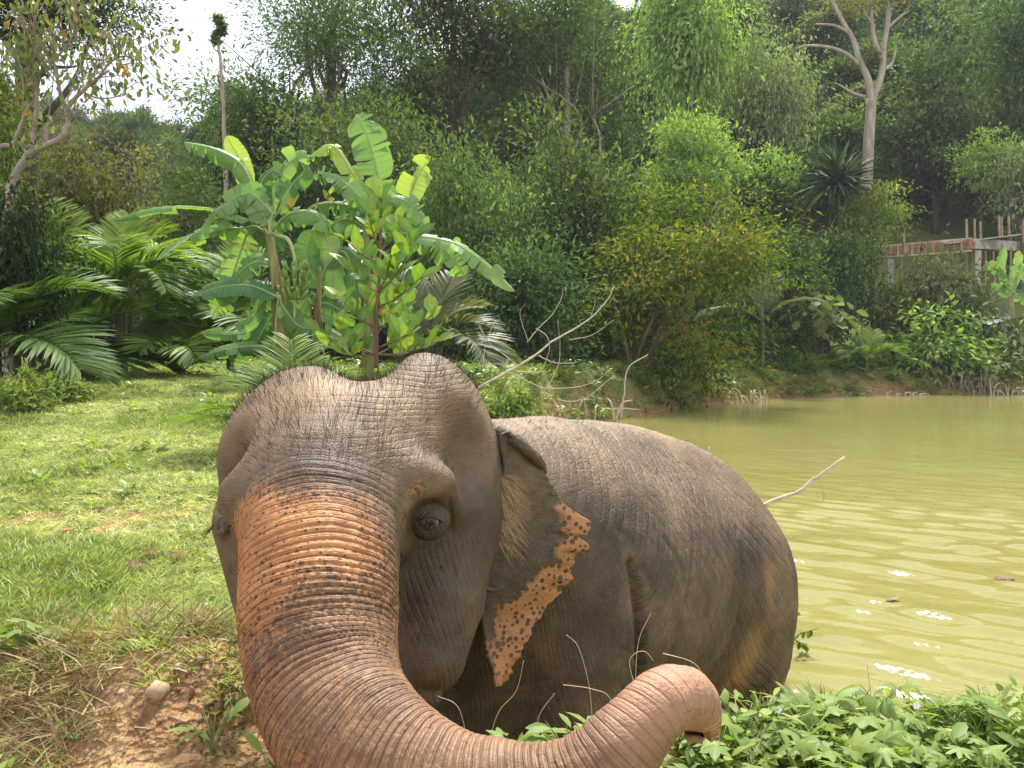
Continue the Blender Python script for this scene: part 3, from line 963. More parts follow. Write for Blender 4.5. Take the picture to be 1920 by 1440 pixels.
# ---- ear: a thin flap with a torn, freckled rim
rows = [((938, 812), (952, 812)), ((942, 835), (985, 842)), ((946, 870), (1020, 882)), ((945, 905), (1042, 915)), ((940, 940), (1062, 950)), ((930, 980), (1075, 985)),
        ((918, 1020), (1078, 1030)), ((908, 1060), (1074, 1068)), ((903, 1095), (1062, 1105)), ((903, 1130), (1030, 1135)), ((905, 1165), (1003, 1170)), ((912, 1200), (988, 1203)),
        ((920, 1235), (968, 1240)), ((930, 1265), (955, 1268)), ((937, 1284), (944, 1286))]
NR, NC = 190, 44
inn = catmull([(*a, 0) for a, b in rows], NR)[:, :2]
outr = catmull([(*b, 0) for a, b in rows], NR)[:, :2]
tear_y = [800, 940, 948, 960, 968, 985, 996, 1003, 1009, 1018, 1030, 1037, 1044, 1060, 1075, 1088, 1098, 1108, 1135, 1300]
tear_x = [0, -4, 2, 22, 34, 33, 26, 0, 14, 30, 26, 2, -2, 3, -3, 4, 0, -6, 0, 0]
rag = np.interp(outr[:, 1], tear_y, tear_x) + 2.2 * np.sin(outr[:, 1] * 0.17) * smooth(930, 960, outr[:, 1]) + 1.2 * np.sin(outr[:, 1] * 0.43)
U = np.linspace(0, 1, NC)
Px = inn[:, None, 0] + (outr[:, None, 0] - inn[:, None, 0]) * U + rag[:, None] * smooth(0.55, 1.0, U)[None, :]
Py = inn[:, None, 1] + (outr[:, None, 1] - inn[:, None, 1]) * U + (0.25 * rag)[:, None] * smooth(0.6, 1.0, U)[None, :]
tt = np.linspace(0, 1, NR)[:, None]
Dp = 2.53 + 0.06 * U[None, :] ** 0.8 + 0.05 * np.sin(tt * 3.1) * U + 0.012 * np.sin(tt * 17 + U * 4) * U + 0.02 * tt
Dp = Dp - 0.05 * smooth(0.12, 0.0, tt) * U - 0.03 * smooth(0.75, 1.0, tt)
V = np.array([pt(a, b, c) for a, b, c in zip(Px.ravel(), Py.ravel(), Dp.ravel())])
V[:, 1] += 0.006 * fbm(V, 14.0, 3) + 0.012 * vnoise(V, 6.0, 3)
I = np.arange(NR - 1)[:, None] * NC + np.arange(NC - 1)[None, :]
Q = np.stack([I, I + 1, I + NC + 1, I + NC], -1).reshape(-1, 4)
rag_s = np.convolve(np.pad(rag, 12, 'edge'), np.ones(25) / 25, 'valid')
edge = outr[:, None, 0] + rag_s[:, None] - Px
bw = np.interp(outr[:, 1], [900, 940, 950, 1040, 1060, 1100, 1135, 1170, 1200, 1240, 1290], [-30, 0, 30, 42, 50, 72, 88, 82, 66, 50, 40])
pk = smooth(20, -20, edge - bw[:, None] + 16 * vnoise(V, 26).reshape(NR, NC) + 8 * vnoise(V, 60).reshape(NR, NC))
mb_pink = pk.ravel()
EAR = skin_mat('ear_skin', True)
me = mk_mesh('ear', V, Q, {'pink': mb_pink}, True, [EAR])
ear = sub('ear', me, elephant, 'grey ear flap with torn orange freckled rim')
sm = ear.modifiers.new('thickness', 'SOLIDIFY'); sm.thickness = 0.014; sm.offset = 1
mb = MB()
C = catmull([pt(938, 812, 2.62), pt(962, 822, 2.56), pt(990, 845, 2.56), pt(1012, 868, 2.60), pt(1021, 886, 2.66)], 26)
tube(mb, C, np.interp(np.linspace(0, 1, 26), [0, .3, .8, 1], [.026, .022, .016, .010]), 12, rough=0.06)
V = np.concatenate(mb.V)
me = mk_mesh('ear_fold', V, [np.concatenate(mb.Q), np.concatenate(mb.T)], {'pink': 0.35 * smooth(0.6, 1.0, (V[:, 0] - C[0, 0]) / (C[-1, 0] - C[0, 0]))}, True, [EAR])
link('ear_fold', me, ear)
mb = MB()
C = catmull([pt(903, 1098, 2.50), pt(920, 1106, 2.505), pt(945, 1101, 2.52)], 12)
tube(mb, C, np.interp(np.linspace(0, 1, 12), [0, .6, 1], [.010, .009, .004]), 8)
V = np.concatenate(mb.V)
link('ear_lobe_crease', mk_mesh('ear_lobe_crease', V, [np.concatenate(mb.Q), np.concatenate(mb.T)], {'pink': np.zeros(len(V))}, True, [EAR]), ear)

# ---- eyes
m, n, l, b, out = new_mat('elephant_eye')
at = n.new('ShaderNodeAttribute'); at.attribute_name = 'tint'
rp = ramp(n, [(0.0, (0.004, 0.003, 0.003)), (0.22, (0.005, 0.004, 0.003)), (0.26, (0.16, 0.09, 0.035)), (0.42, (0.11, 0.06, 0.025)), (0.47, (0.012, 0.008, 0.006)), (0.55, (0.35, 0.28, 0.23)), (1, (0.25, 0.18, 0.14))])
l.new(at.outputs['Fac'], rp.inputs['Fac']); l.new(rp.outputs['Color'], b.inputs['Base Color'])
b.inputs['Roughness'].default_value = 0.06
def eyeball(c, look, r):
    a, z = np.meshgrid(np.linspace(0, math.pi, 24), np.linspace(0, 2 * math.pi, 33)[:-1], indexing='ij')
    L = np.array(look, float); L /= np.linalg.norm(L)
    S = np.cross(L, (0, 0, 1)); S /= np.linalg.norm(S); Tq = np.cross(S, L)
    rr = r * (1 + 0.10 * np.exp(-(a / 0.5) ** 2))
    V = c + rr[..., None] * (np.cos(a)[..., None] * L + np.sin(a)[..., None] * (np.cos(z)[..., None] * S + np.sin(z)[..., None] * Tq))
    i = np.arange(23)[:, None] * 32; j = np.arange(32)[None, :]; k = (j + 1) % 32
    Q = np.stack([i + j, i + k, i + 32 + k, i + 32 + j], -1).reshape(-1, 4)
    me = mk_mesh('eye', V.reshape(-1, 3), Q, {'tint': np.clip(a.ravel() / 1.3, 0, 1)}, True, [m])
    return sub('eye', me, elephant, 'dark brown eye with pale corner')
eyeball(EYE, (0.22, -1, -0.05), 0.026)
def eyelids(c, look, r, a_w, up_h, lo_h, rim, sink, roll=0.15):
    """folded lids around an almond opening; the rim runs into the skin of the socket"""
    L = np.array(look, float); L /= np.linalg.norm(L)
    S = np.cross(L, (0, 0, 1)); S /= np.linalg.norm(S); Tq = np.cross(S, L)
    nf, nr = 72, 30
    f = np.arange(nf) * 2 * math.pi / nf
    x0 = a_w * np.cos(f); y0 = np.where(np.sin(f) > 0, up_h, lo_h) * np.sin(f) * (1 - 0.55 * np.cos(f) ** 2) + roll * x0
    t = np.linspace(0, 1, nr)[None, :]
    ox, oy = rim * np.cos(f), rim * 1.05 * np.sin(f)
    X = x0[:, None] + (ox - x0)[:, None] * t; Y = y0[:, None] + (oy - y0)[:, None] * t
    rho = np.hypot(X, Y)
    base = np.sqrt(np.maximum((r * 1.10) ** 2 - np.minimum(rho, r * 0.95) ** 2, 0)) - np.maximum(rho - r * 0.95, 0) * 0.55
    up = (np.sin(f) > 0)[:, None]
    fold = (0.0022 * np.cos(t * (15 + 6 * up) + 1.6 * np.sin(f * 2 + 0.5)[:, None] + 0.9 * np.sin(f * 5)[:, None]) * np.exp(-1.6 * t) + 0.0008 * np.sin(t * 27 + 4 * np.sin(f * 3)[:, None])) * (0.45 + 0.55 * np.abs(np.sin(f + 0.4)))[:, None]
    edge = -0.004 * np.exp(-(t / 0.05) ** 2)
    H = base + fold + edge + 0.006 * up * np.exp(-((t - 0.14) / 0.10) ** 2) - sink * smooth(0.7, 1.0, t)
    V = c + X[..., None] * S + Y[..., None] * Tq + H[..., None] * L
    V = V.reshape(-1, 3)
    i = np.arange(nf)[:, None]; k = (i + 1) % nf; j = np.arange(nr - 1)[None, :]
    Q = np.stack([i * nr + j, k * nr + j, k * nr + j + 1, i * nr + j + 1], -1).reshape(-1, 4)
    dk = np.broadcast_to(0.5 + 0.8 * np.exp(-(t / 0.2) ** 2), (nf, nr))
    me = mk_mesh('eyelid', V, Q, {'eyed': np.clip(dk, 0, 1).ravel()}, True, [SKIN])
    return sub('eyelid', me, elephant)
eyelids(EYE, (0.22, -1, -0.05), 0.026, 0.0290, 0.0130, 0.0120, 0.060, 0.012)
eyeball(EYEL + np.array((0.004, 0.004, 0)), (-0.8, -0.8, -0.05), 0.024)

# ---- hair as fine tapered strips
def strands(name, P, D, L, w, mat, bend=None, parent=None, tint=None):
    n = len(P)
    D = D / (np.linalg.norm(D, axis=1)[:, None] + 1e-9)
    bend = np.zeros((n, 3)) if bend is None else bend
    view = P - np.array((0, 0, CAMZ)); view /= np.linalg.norm(view, axis=1)[:, None]
    S = np.cross(D, rdir(n) * 0.6 + view); S /= np.linalg.norm(S, axis=1)[:, None] + 1e-9
    L = np.broadcast_to(L, (n,))[:, None]
    w = np.broadcast_to(w, (n,))[:, None]
    p1 = P + D * L * 0.5 + bend * L * 0.25
    p2 = P + D * L + bend * L
    V = np.stack([P - S * w * .5, P + S * w * .5, p1 + S * w * .4, p1 - S * w * .4, p2], 1).reshape(-1, 3)
    i = np.arange(n)[:, None] * 5
    tint = rng.random(n) if tint is None else tint
    me = mk_mesh(name, V, [i + np.array([[0, 1, 2, 3]]), i + np.array([[3, 2, 4]])], {'tint': np.repeat(tint, 5)}, True, [mat])
    return sub(name, me, parent or elephant)
def tint_mat(name, stops, rough=0.5):
    m, n, l, b, out = new_mat(name)
    at = n.new('ShaderNodeAttribute'); at.attribute_name = 'tint'
    rp = ramp(n, stops); l.new(at.outputs['Fac'], rp.inputs['Fac']); l.new(rp.outputs['Color'], b.inputs['Base Color'])
    b.inputs['Roughness'].default_value = rough
    return m
HAIR = tint_mat('dark_bristle', [(0, (0.012, 0.009, 0.007)), (0.8, (0.03, 0.02, 0.013)), (1, (0.16, 0.10, 0.05))])
BLOND = tint_mat('straw_hair', [(0, (0.30, 0.19, 0.07)), (1, (0.62, 0.45, 0.20))])
zt = pt(650, 860, 2.4)[2]
wgt = (EV[:, 1] < 2.95) * (EV[:, 0] < -0.02) * smooth(zt - 0.12, zt + 0.12, EV[:, 2]) * (0.25 + smooth(0.2, 0.8, EN[:, 2] + 0.4 * np.maximum(EN[:, 1], 0)))
wgt *= notr
pick = rng.choice(len(EV), 3800, p=wgt / wgt.sum())
N_ = EN[pick]
D_ = N_ * 0.8 + np.array((0, 0, 0.55)) + 0.35 * rdir(len(pick))
strands('head_hair', EV2[pick] - N_ * 0.002, D_, 0.014 + 0.026 * rng.random(len(pick)) * smooth(zt - 0.05, zt + 0.15, EV[pick, 2]) + 0.004, 0.0011, HAIR, 0.3 * rdir(len(pick)))
wgt = isbody * smooth(0.35, 0.8, EN[:, 2])
pick = rng.choice(len(EV), 3200, p=wgt / wgt.sum())
strands('back_hair', EV2[pick], EN[pick] * 0.7 + ub * 0.5 + 0.4 * rdir(len(pick)), 0.012 + 0.014 * rng.random(len(pick)), 0.0012, HAIR)
# straw coloured tuft over the ear root
k = 300
a, bq = rng.random(k), rng.random(k)
P = np.array([pt(935 + 32 * q + 14 * w - 22 * w * w, 890 + 135 * w, 2.505 + 0.02 * q) for q, w in zip(a, bq)])
D_ = np.array((0.55, -0.25, -0.55)) + 0.45 * rdir(k)
strands('ear_hair', P, D_, 0.02 + 0.07 * rng.random(k) ** 1.5, 0.0010, BLOND, np.array((0.15, 0, -0.45)) + 0.2 * rdir(k), ear)
# eyelashes
k = 26
t = np.linspace(-0.8, 0.9, k)
P = np.stack([EYE[0] + 0.033 * t, np.full(k, EYE[1] - 0.036) + 0.008 * np.abs(t), EYE[2] + 0.014 * (1 - t * t)], -1)
strands('eyelash', P, np.array((0.35, -0.7, -0.45)) + 0.25 * rdir(k), 0.045 + 0.03 * rng.random(k), 0.0010, HAIR, np.array((0.25, 0, -0.5)) + 0.15 * rdir(k))
k = 12
P = EYEL + np.array((-0.022, -0.02, 0.006)) + 0.006 * rdir(k)
strands('eyelash', P, np.array((-0.7, -0.3, -0.35)) + 0.2 * rdir(k), 0.045 + 0.03 * rng.random(k), 0.0012, HAIR, np.array((0.1, 0, -0.6)) + 0.1 * rdir(k))
# ---------------------------------------------------------------- foliage materials
LK = dict(rough=0.6, spec=0.2)
G_LIME = leaf_mat('leaf_lime_green', [(0, (0.13, 0.22, 0.05)), (0.5, (0.27, 0.40, 0.10)), (1, (0.44, 0.56, 0.18))], 0.45, **LK)
G_DARK = leaf_mat('leaf_dark_green', [(0, (0.029, 0.053, 0.021)), (0.6, (0.061, 0.102, 0.037)), (1, (0.122, 0.165, 0.063))], 0.36, hue=0.012, **LK)
G_MID = leaf_mat('leaf_mid_green', [(0, (0.043, 0.078, 0.025)), (0.55, (0.098, 0.150, 0.048)), (1, (0.207, 0.252, 0.098))], 0.42, hue=0.015, **LK)
G_BRIGHT = leaf_mat('leaf_bright_green', [(0, (0.110, 0.175, 0.040)), (0.5, (0.232, 0.310, 0.075)), (1, (0.415, 0.446, 0.149))], 0.44, hue=0.008, **LK)
G_OLIVE = leaf_mat('leaf_olive', [(0, (0.09, 0.10, 0.030)), (0.6, (0.19, 0.175, 0.060)), (1, (0.30, 0.25, 0.10))], 0.38, hue=0.008, **LK)
G_YEL = leaf_mat('leaf_yellow_green', [(0, (0.05, 0.095, 0.014)), (0.5, (0.13, 0.19, 0.024)), (0.85, (0.30, 0.30, 0.04)), (0.97, (0.34, 0.24, 0.06)), (1, (0.36, 0.19, 0.07))], 0.42, **LK)
G_PALE = leaf_mat('leaf_pale_green', [(0, (0.122, 0.165, 0.075)), (0.6, (0.220, 0.272, 0.127)), (1, (0.390, 0.407, 0.230))], 0.42, hue=0.008, **LK)
G_FOREST = leaf_mat('leaf_forest', [(0, (0.032, 0.060, 0.021)), (0.55, (0.079, 0.121, 0.044)), (1, (0.183, 0.223, 0.086))], 0.40, hue=0.02, **LK)
BARK_D = solid_mat('bark_dark', (0.06, 0.045, 0.032), (0.15, 0.12, 0.09), 5, 0.9, 0.6, (1, 1, 0.3))
BARK_P = solid_mat('bark_pale', (0.25, 0.20, 0.15), (0.46, 0.40, 0.33), 4, 0.85, 0.5, (1, 1, 0.3))
BARK_R = solid_mat('bark_reddish', (0.13, 0.075, 0.045), (0.25, 0.16, 0.10), 5, 0.85, 0.5, (1, 1, 0.3))
BARK_F = solid_mat('bark_grey_pink', (0.22, 0.165, 0.13), (0.42, 0.34, 0.28), 9, 0.85, 0.5)

def crown(name, seed, rad, clumps, per, L, W, cr, lobes=8, flat=0.6, droop=0.0, low=-0.45, shell=0.7, lr=(0.34, 0.52), spread=0.62, mat=None):
    """a crown of leaf-sized faces gathered in clumps on several uneven lobes around the origin"""
    r = np.random.default_rng(seed)
    rad = np.array(rad, float)
    LC, LR = [], []
    while len(LC) < lobes:
        d = r.uniform(-1, 1, 3)
        if np.linalg.norm(d) > 1 or d[2] < low: continue
        LC.append(d * spread / max(0.55, np.linalg.norm(d)) * (0.35 + 0.75 * r.random())); LR.append(r.uniform(*lr))
    LC, LR = np.array(LC), np.array(LR)
    C, lob = [], []
    while len(C) < clumps:
        k = r.choice(lobes, p=LR ** 2 / (LR ** 2).sum())
        d = rdir(1, r)[0]
        if d[2] < -0.35 and r.random() < 0.7: continue
        q = LC[k] + d * LR[k] * (shell + (1 - shell) * r.random() + (0.25 * r.random() if r.random() < 0.12 else 0)) * (1 + 0.25 * vnoise(np.array([d * 2.3 + k * 3.1 + seed]))[0])
        C.append(q); lob.append(k)
    C = np.array(C); lob = np.array(lob)
    cen = C * rad
    lt = r.standard_normal(lobes)
    ct = np.clip(0.46 + 0.12 * lt[lob] + 0.20 * r.standard_normal(clumps), 0, 1)
    n = clumps * per
    ci = np.repeat(np.arange(clumps), per)
    off = r.standard_normal((n, 3)) * np.array((1, 1, flat)) * cr * (0.5 + 0.9 * r.random(clumps))[ci][:, None]
    P = cen[ci] + off
    out = off / (np.linalg.norm(off, axis=1)[:, None] + 1e-6)
    co = (C - LC[lob]) ; co = (co / (np.linalg.norm(co, axis=1)[:, None] + 1e-6))[ci]
    D = out * 0.7 + co * 0.4 + rdir(n, r) * 0.7 + np.array((0, 0, -droop))
    N = np.array((0, 0, 1.0)) + co * 0.5 + rdir(n, r) * 0.55
    mb = MB()
    s = 0.6 + 0.8 * r.random(n)
    leaves(mb, P, D, N, L * s, W * s, 0.18, np.clip(ct[ci] + 0.20 * r.standard_normal(n), 0, 1), 0.12)
    me = mb.mesh(name, [mat or G_MID], False)
    lo, hi = np.percentile(P, 1.5, axis=0), np.percentile(P, 98.5, axis=0)
    mid = (lo + hi) / 2
    me.transform(Matrix.Translation(-Vector([float(v) for v in mid])))
    me['ext'] = [float(v) for v in (hi - lo) / 2]
    return me, cen - mid

CROWN = {}
CROWN['broad'] = crown('crown', 11, (4, 4, 3.4), 190, 78, 0.30, 0.145, 0.36, 10, shell=0.85)
CROWN['airy'] = crown('crown', 12, (5, 5, 4.0), 260, 58, 0.23, 0.085, 0.50, 14, flat=0.45, lr=(0.2, 0.4), spread=0.75, shell=0.3)
CROWN['tall'] = crown('crown', 13, (3, 3, 4.8), 190, 76, 0.29, 0.13, 0.36, 11, low=-0.9, shell=0.8)
CROWN['layer'] = crown('crown', 14, (4, 4, 3.0), 130, 105, 0.29, 0.13, 0.5, 11, flat=0.22)
CROWN['vine'] = crown('crown', 15, (3, 3, 5.2), 160, 85, 0.28, 0.13, 0.5, 11, droop=1.0, low=-1, flat=1.2)
CROWN['umbrella'] = crown('crown', 16, (4, 4, 2.6), 150, 85, 0.24, 0.11, 0.34, 13, low=0.05, flat=0.4, lr=(0.2, 0.34), spread=0.8)
CROWN['shrub'] = crown('crown', 17, (1.5, 1.5, 1.3), 90, 58, 0.17, 0.075, 0.24, 8, low=-0.6)
CROWN['shrub2'] = crown('crown', 18, (1.5, 1.5, 1.3), 80, 55, 0.22, 0.10, 0.26, 8, low=-0.6, droop=0.5)
CROWN['fine'] = crown('crown', 19, (3.4, 3.4, 3.1), 330, 70, 0.19, 0.07, 0.30, 16, flat=0.45, droop=0.3, low=-0.9, lr=(0.2, 0.42), spread=0.7, shell=0.45)

def limbs(base, top, cen, r0, n, mat, seg=7, wob=0.25, seed=1, fork=0.55, reach=0.85, low_start=0.45):
    """tapered trunk from base to top with limbs that reach into the crown; world coordinates"""
    r = np.random.default_rng(seed)
    base, top = np.array(base, float), np.array(top, float)
    H = np.linalg.norm(top - base)
    mb = MB()
    mid = [base + (top - base) * t + np.array((r.normal(), r.normal(), 0)) * wob * H * 0.06 for t in (0.33, 0.66)]
    C = catmull([base, mid[0], mid[1], top], 16)
    C[:, :2] += 0.02 * r0 * r.standard_normal((16, 2))
    tube(mb, C, r0 * np.linspace(1.15, 0.45, 16), seg)
    if len(cen):
        pick = r.choice(len(cen), min(n, len(cen)), replace=False)
        for k in pick:
            e = cen[k]
            t = low_start + (1 - low_start) * r.random()
            s = C[int(t * 15)]
            m_ = s + (e - s) * 0.5 + np.array((r.normal(), r.normal(), r.normal() + 0.4)) * np.linalg.norm(e - s) * 0.13
            q = catmull([s, m_, s + (e - s) * reach], 9)
            rr = r0 * (0.5 - 0.2 * t) * np.linspace(1, 0.22, 9)
            tube(mb, q, rr, 5)
            for _ in range(2):
                a = q[5 + r.integers(3)]
                e2 = a + (e - s) * 0.3 + rdir(1, r)[0] * np.linalg.norm(e - s) * 0.25
                tube(mb, catmull([a, (a + e2) / 2 + rdir(1, r)[0] * 0.1, e2], 5), rr[6] * np.linspace(0.7, 0.2, 5), 4)
    return mb.mesh('trunk', [mat])

STYLE = {   # lobes, leaf length px, width ratio, flat, droop, low, lobe radii, spread, shell, clump size, cover
    'broad': (9, 8.5, .48, .5, 0.1, -.45, (.34, .5), .62, .7, .13, 3.2), 'airy': (18, 7.5, .38, .45, 0.1, -.5, (.18, .32), .82, .3, .09, 1.55), 'tall': (10, 8, .46, .5, 0.2, -.9, (.32, .46), .62, .65, .12, 3.0),
    'layer': (10, 8, .46, .22, 0.1, -.5, (.30, .46), .66, .65, .15, 2.8), 'vine': (12, 6.5, .5, 1.1, 0.9, -1, (.26, .40), .66, .7, .11, 3.2), 'umbrella': (15, 8, .45, .35, 0.1, .05, (.18, .30), .82, .7, .075, 2.6),
    'shrub': (9, 8.5, .45, .55, 0.1, -.6, (.3, .46), .62, .65, .13, 3.2), 'shrub2': (9, 10, .45, .55, 0.5, -.6, (.3, .46), .62, .65, .13, 3.0), 'fine': (20, 8, .40, .32, 0.3, -.9, (.18, .36), .74, .5, .085, 2.7)}
def tree(name, label, cat, px, ptop, pbot, wpx, d, key, mat, bark=BARK_D, r0=0.2, nl=8, group=None, lean=0.0, rz=None, low_start=0.45, reach=0.85, wob=0.25, leaf=1.0, cover=1.0):
    """tree whose crown spans ptop..pbot and wpx of the photograph at distance d, standing on the ground"""
    lo_, lpx, wr, fl_, dr_, low_, lr_, spr, sh_, cs, cov = STYLE[key]
    seed = int(abs(px * 7 + d * 13)) % 9973
    k = 1 / ppm(d)
    rx, rzz = wpx / 2 * k, (pbot - ptop) / 2 * k
    lpx = lpx * leaf * (0.78 + 0.36 * ((seed * 37) % 97) / 97.0)
    nleaf = int(min(20000, cov * cover * 0.785 * wpx * (pbot - ptop) / (0.5 * wr * lpx * lpx)))
    per = 60
    me, cen = crown('crown', seed, (rx, rx, rzz), max(24, nleaf // per), per, lpx * k, lpx * wr * k, 0.8 * cs * (rx + rzz), lo_, fl_, dr_, low_, sh_, lr_, spr, mat)
    ext = np.array(me['ext'])
    s = float(min(rx / ext[0], rzz / ext[2]) * 0.5 + 0.5 * max(rx / ext[0], rzz / ext[2]))
    c = pt(px, (ptop + pbot) / 2, d)
    g = gh(c[0] + lean, d)
    t = thing(name, label, cat, (c[0] + lean, d, g), group)
    sv = np.array((rx / ext[0], rx / ext[0], rzz / ext[2])) / 1.04
    link('crown', me, t, loc=(c[0] - t.location.x, 0, c[2] - g), scl=sv)
    cw = cen * sv + np.array((c[0] - t.location.x, 0, c[2] - g))
    top = np.array((c[0] - t.location.x, 0, c[2] - g + 0.35 * rzz))
    tm = limbs((0, 0, -0.15), top, cw, r0, nl, bark, seed=seed, low_start=low_start, reach=reach, wob=wob)
    link('trunk', tm, t)
    return t

# ---------------------------------------------------------------- wooded hillside that reads as one mass
r = np.random.default_rng(21)
P, S, R, Ix = [], [], [], []
y = 47.0
while y < 118:
    x = -0.75 * y - 6
    while x < 0.75 * y + 8:
        xx, yy = x + r.normal() * 1.3, y + r.normal() * 1.6
        # keep the yard around the building site and the skyline gap free
        if not (16 < xx < 36 and yy < 56):
            s = 0.75 + 0.55 * r.random()
            k = r.choice(5, p=[0.34, 0.14, 0.22, 0.2, 0.10])
            P.append((xx, yy, gh(xx, yy) + 3.0 * s + 1.2 * r.random())); S.append((s, s, s * (0.9 + 0.35 * r.random()))); R.append((0.08 * r.normal(), 0.08 * r.normal(), r.random() * 6.28)); Ix.append(k)
        x += 4.2
    y += 4.3
forest_src = []
for k in ('broad', 'airy', 'tall', 'layer', 'vine'):
    me = CROWN[k][0].copy(); me.materials[0] = G_FOREST; forest_src.append(me)
fo = scatter('hillside_forest', P, R, S, Ix, forest_src)
tag(fo, 'dense dark green forest covering the hillside behind the pond', 'forest', kind='stuff')
# saplings and brush that close the foot of the wood
P, S, R, Ix = [], [], [], []
for _ in range(620):
    yy = 30 + 26 * r.random() ** 1.2
    xx = (r.random() * 1.5 - 0.78) * yy
    if pond_dist(np.array([xx]), np.array([yy]))[0] > -3.2: continue
    if 13 < xx < 36 and 36 < yy < 57: continue
    if yy < 34 and 1.5 < xx < 9: continue
    s = 0.7 + 0.9 * r.random()
    P.append((xx, yy, gh(xx, yy) + 0.7 * s)); S.append((s, s, s * (0.8 + 0.5 * r.random()))); R.append((0, 0, r.random() * 6.28)); Ix.append(r.integers(3))
src = []
for k, mt in (('shrub', G_MID), ('shrub2', G_PALE), ('fine', G_MID)):
    me = CROWN[k][0].copy(); me.materials[0] = mt; src.append(me)
tag(scatter('forest_undergrowth', P, R, S, Ix, src), 'tangled green undergrowth at the foot of the wood', 'undergrowth', kind='stuff')

# ---------------------------------------------------------------- single trees
GC = 'spreading trees of the wood behind the banana plants'
tree('spreading_tree', 'tall spreading tree with dark forked limbs against the pale sky gap', 'tree', 625, -80, 340, 400, 38, 'airy', G_MID, BARK_D, 0.38, 18, GC, low_start=0.25)
tree('spreading_tree', 'tall airy tree behind the tallest upright banana leaf', 'tree', 850, -60, 300, 330, 41, 'airy', G_MID, BARK_D, 0.36, 16, GC, low_start=0.2)
tree('spreading_tree', 'airy forked tree left of the tall bright green vine covered tree', 'tree', 1060, -50, 330, 300, 43, 'airy', G_MID, BARK_P, 0.32, 16, GC, low_start=0.2)
tree('wood_tree', 'green tree just left of the dark gap in the wood', 'tree', 1085, 235, 580, 260, 31, 'broad', G_MID, BARK_D, 0.16, 9)
tree('wood_tree', 'dark green leafy tree right behind the drooping banana leaves', 'tree', 900, 300, 640, 300, 27, 'layer', G_MID, BARK_D, 0.14, 10)
tree('wood_tree', 'mid green tree behind the upright banana leaf tips', 'tree', 640, 210, 520, 330, 30, 'layer', G_MID, BARK_D, 0.16, 12, low_start=0.2)
tree('wood_tree', 'small dark shrubby tree behind the fallen pale branch', 'tree', 980, 470, 740, 260, 23, 'broad', G_DARK, BARK_D, 0.08, 6)
tree('wood_tree', 'yellowish green tree left of the slender pale trunk', 'tree', 470, 150, 420, 260, 33, 'layer', G_MID, BARK_P, 0.15, 9)
tree('olive_tree', 'brownish olive tree above the palms on the left', 'tree', 150, 285, 560, 260, 22, 'broad', G_OLIVE, BARK_D, 0.15, 8)
tree('olive_tree', 'rounded olive brown tree left of the long banana leaf', 'tree', 265, 292, 560, 180, 24, 'layer', G_OLIVE, BARK_D, 0.13, 8)
tree('leafy_tree', 'mid green tree under the slender pale trunk left of the bananas', 'tree', 355, 325, 620, 150, 21, 'broad', G_MID, BARK_P, 0.09, 7)
tree('dark_tree', 'dark tree overhanging the top left corner of the sky', 'tree', 70, -140, 75, 330, 15, 'broad', G_DARK, BARK_D, 0.22, 8)
tree('leafy_tree', 'bright green leafy tree at the left edge beside the pale branches', 'tree', -15, 120, 420, 150, 13.5, 'broad', G_BRIGHT, BARK_D, 0.1, 6)
tree('glossy_shrub', 'dark glossy shrub at the left edge beneath the pale branched tree', 'shrub', 25, 355, 640, 190, 10.5, 'shrub2', G_DARK, BARK_D, 0.05, 6)
tree('vine_tree', 'tall bright green tree draped in hanging vines', 'tree', 1285, -60, 225, 200, 53, 'vine', G_LIME, BARK_D, 0.3, 5)
tree('vine_tree', 'dull green drooping tree between the vine draped tree and the bare trunk', 'tree', 1440, 65, 330, 160, 54, 'vine', G_PALE, BARK_D, 0.25, 5)
tree('umbrella_tree', 'round light green umbrella shaped tree on many thin stems', 'tree', 1355, 212, 400, 265, 42, 'umbrella', G_LIME, BARK_P, 0.16, 26, low_start=0.1, reach=0.95, cover=1.5)
tree('hill_tree', 'dull green tree right of the bare pale trunk', 'tree', 1760, 25, 330, 190, 57, 'tall', G_MID, BARK_D, 0.25, 6)
tree('hill_tree', 'dark green tree at the top right corner', 'tree', 1890, -40, 260, 180, 58, 'broad', G_MID, BARK_D, 0.25, 6)
tree('hill_tree', 'layered light green tree above the building site', 'tree', 1845, 255, 360, 130, 51, 'layer', G_BRIGHT, BARK_D, 0.15, 6)
tree('hill_tree', 'pale grey green tree at the right edge above the building site', 'tree', 1915, 275, 430, 110, 49, 'broad', G_PALE, BARK_D, 0.15, 6)
tree('bright_tree', 'small bright green tree left of the building site', 'tree', 1640, 355, 520, 120, 42, 'layer', G_BRIGHT, BARK_D, 0.1, 7)
tree('dark_tree', 'dark green tree beneath the screw pine', 'tree', 1555, 440, 620, 170, 39, 'broad', G_MID, BARK_D, 0.12, 7)
tree('dark_tree', 'dark tree right behind the yellow green pond tree', 'tree', 1470, 430, 640, 120, 36, 'tall', G_MID, BARK_D, 0.12, 7)
SB = 'shrubs along the far shore'
tree('shore_bush', 'tall pale green bush on the shore below the building site', 'bush', 1760, 480, 660, 180, 38, 'shrub2', G_PALE, BARK_D, 0.06, 6, SB)
tree('shore_bush', 'lime green bush below the tall pale bush', 'bush', 1745, 580, 705, 170, 36.6, 'shrub2', G_LIME, BARK_D, 0.05, 6, SB)
tree('shore_bush', 'rounded bush behind the small palm on the shore', 'bush', 1680, 530, 660, 130, 38, 'shrub', G_BRIGHT, BARK_D, 0.05, 6, SB)
tree('shore_bush', 'low bush at the right edge under the white sheet', 'bush', 1880, 610, 725, 150, 37.2, 'shrub', G_PALE, BARK_D, 0.05, 6, SB)
tree('shore_bush', 'low pale bush right above the tangle of dead brush', 'bush', 1810, 650, 722, 150, 36.9, 'shrub', G_PALE, BARK_D, 0.05, 6, SB)
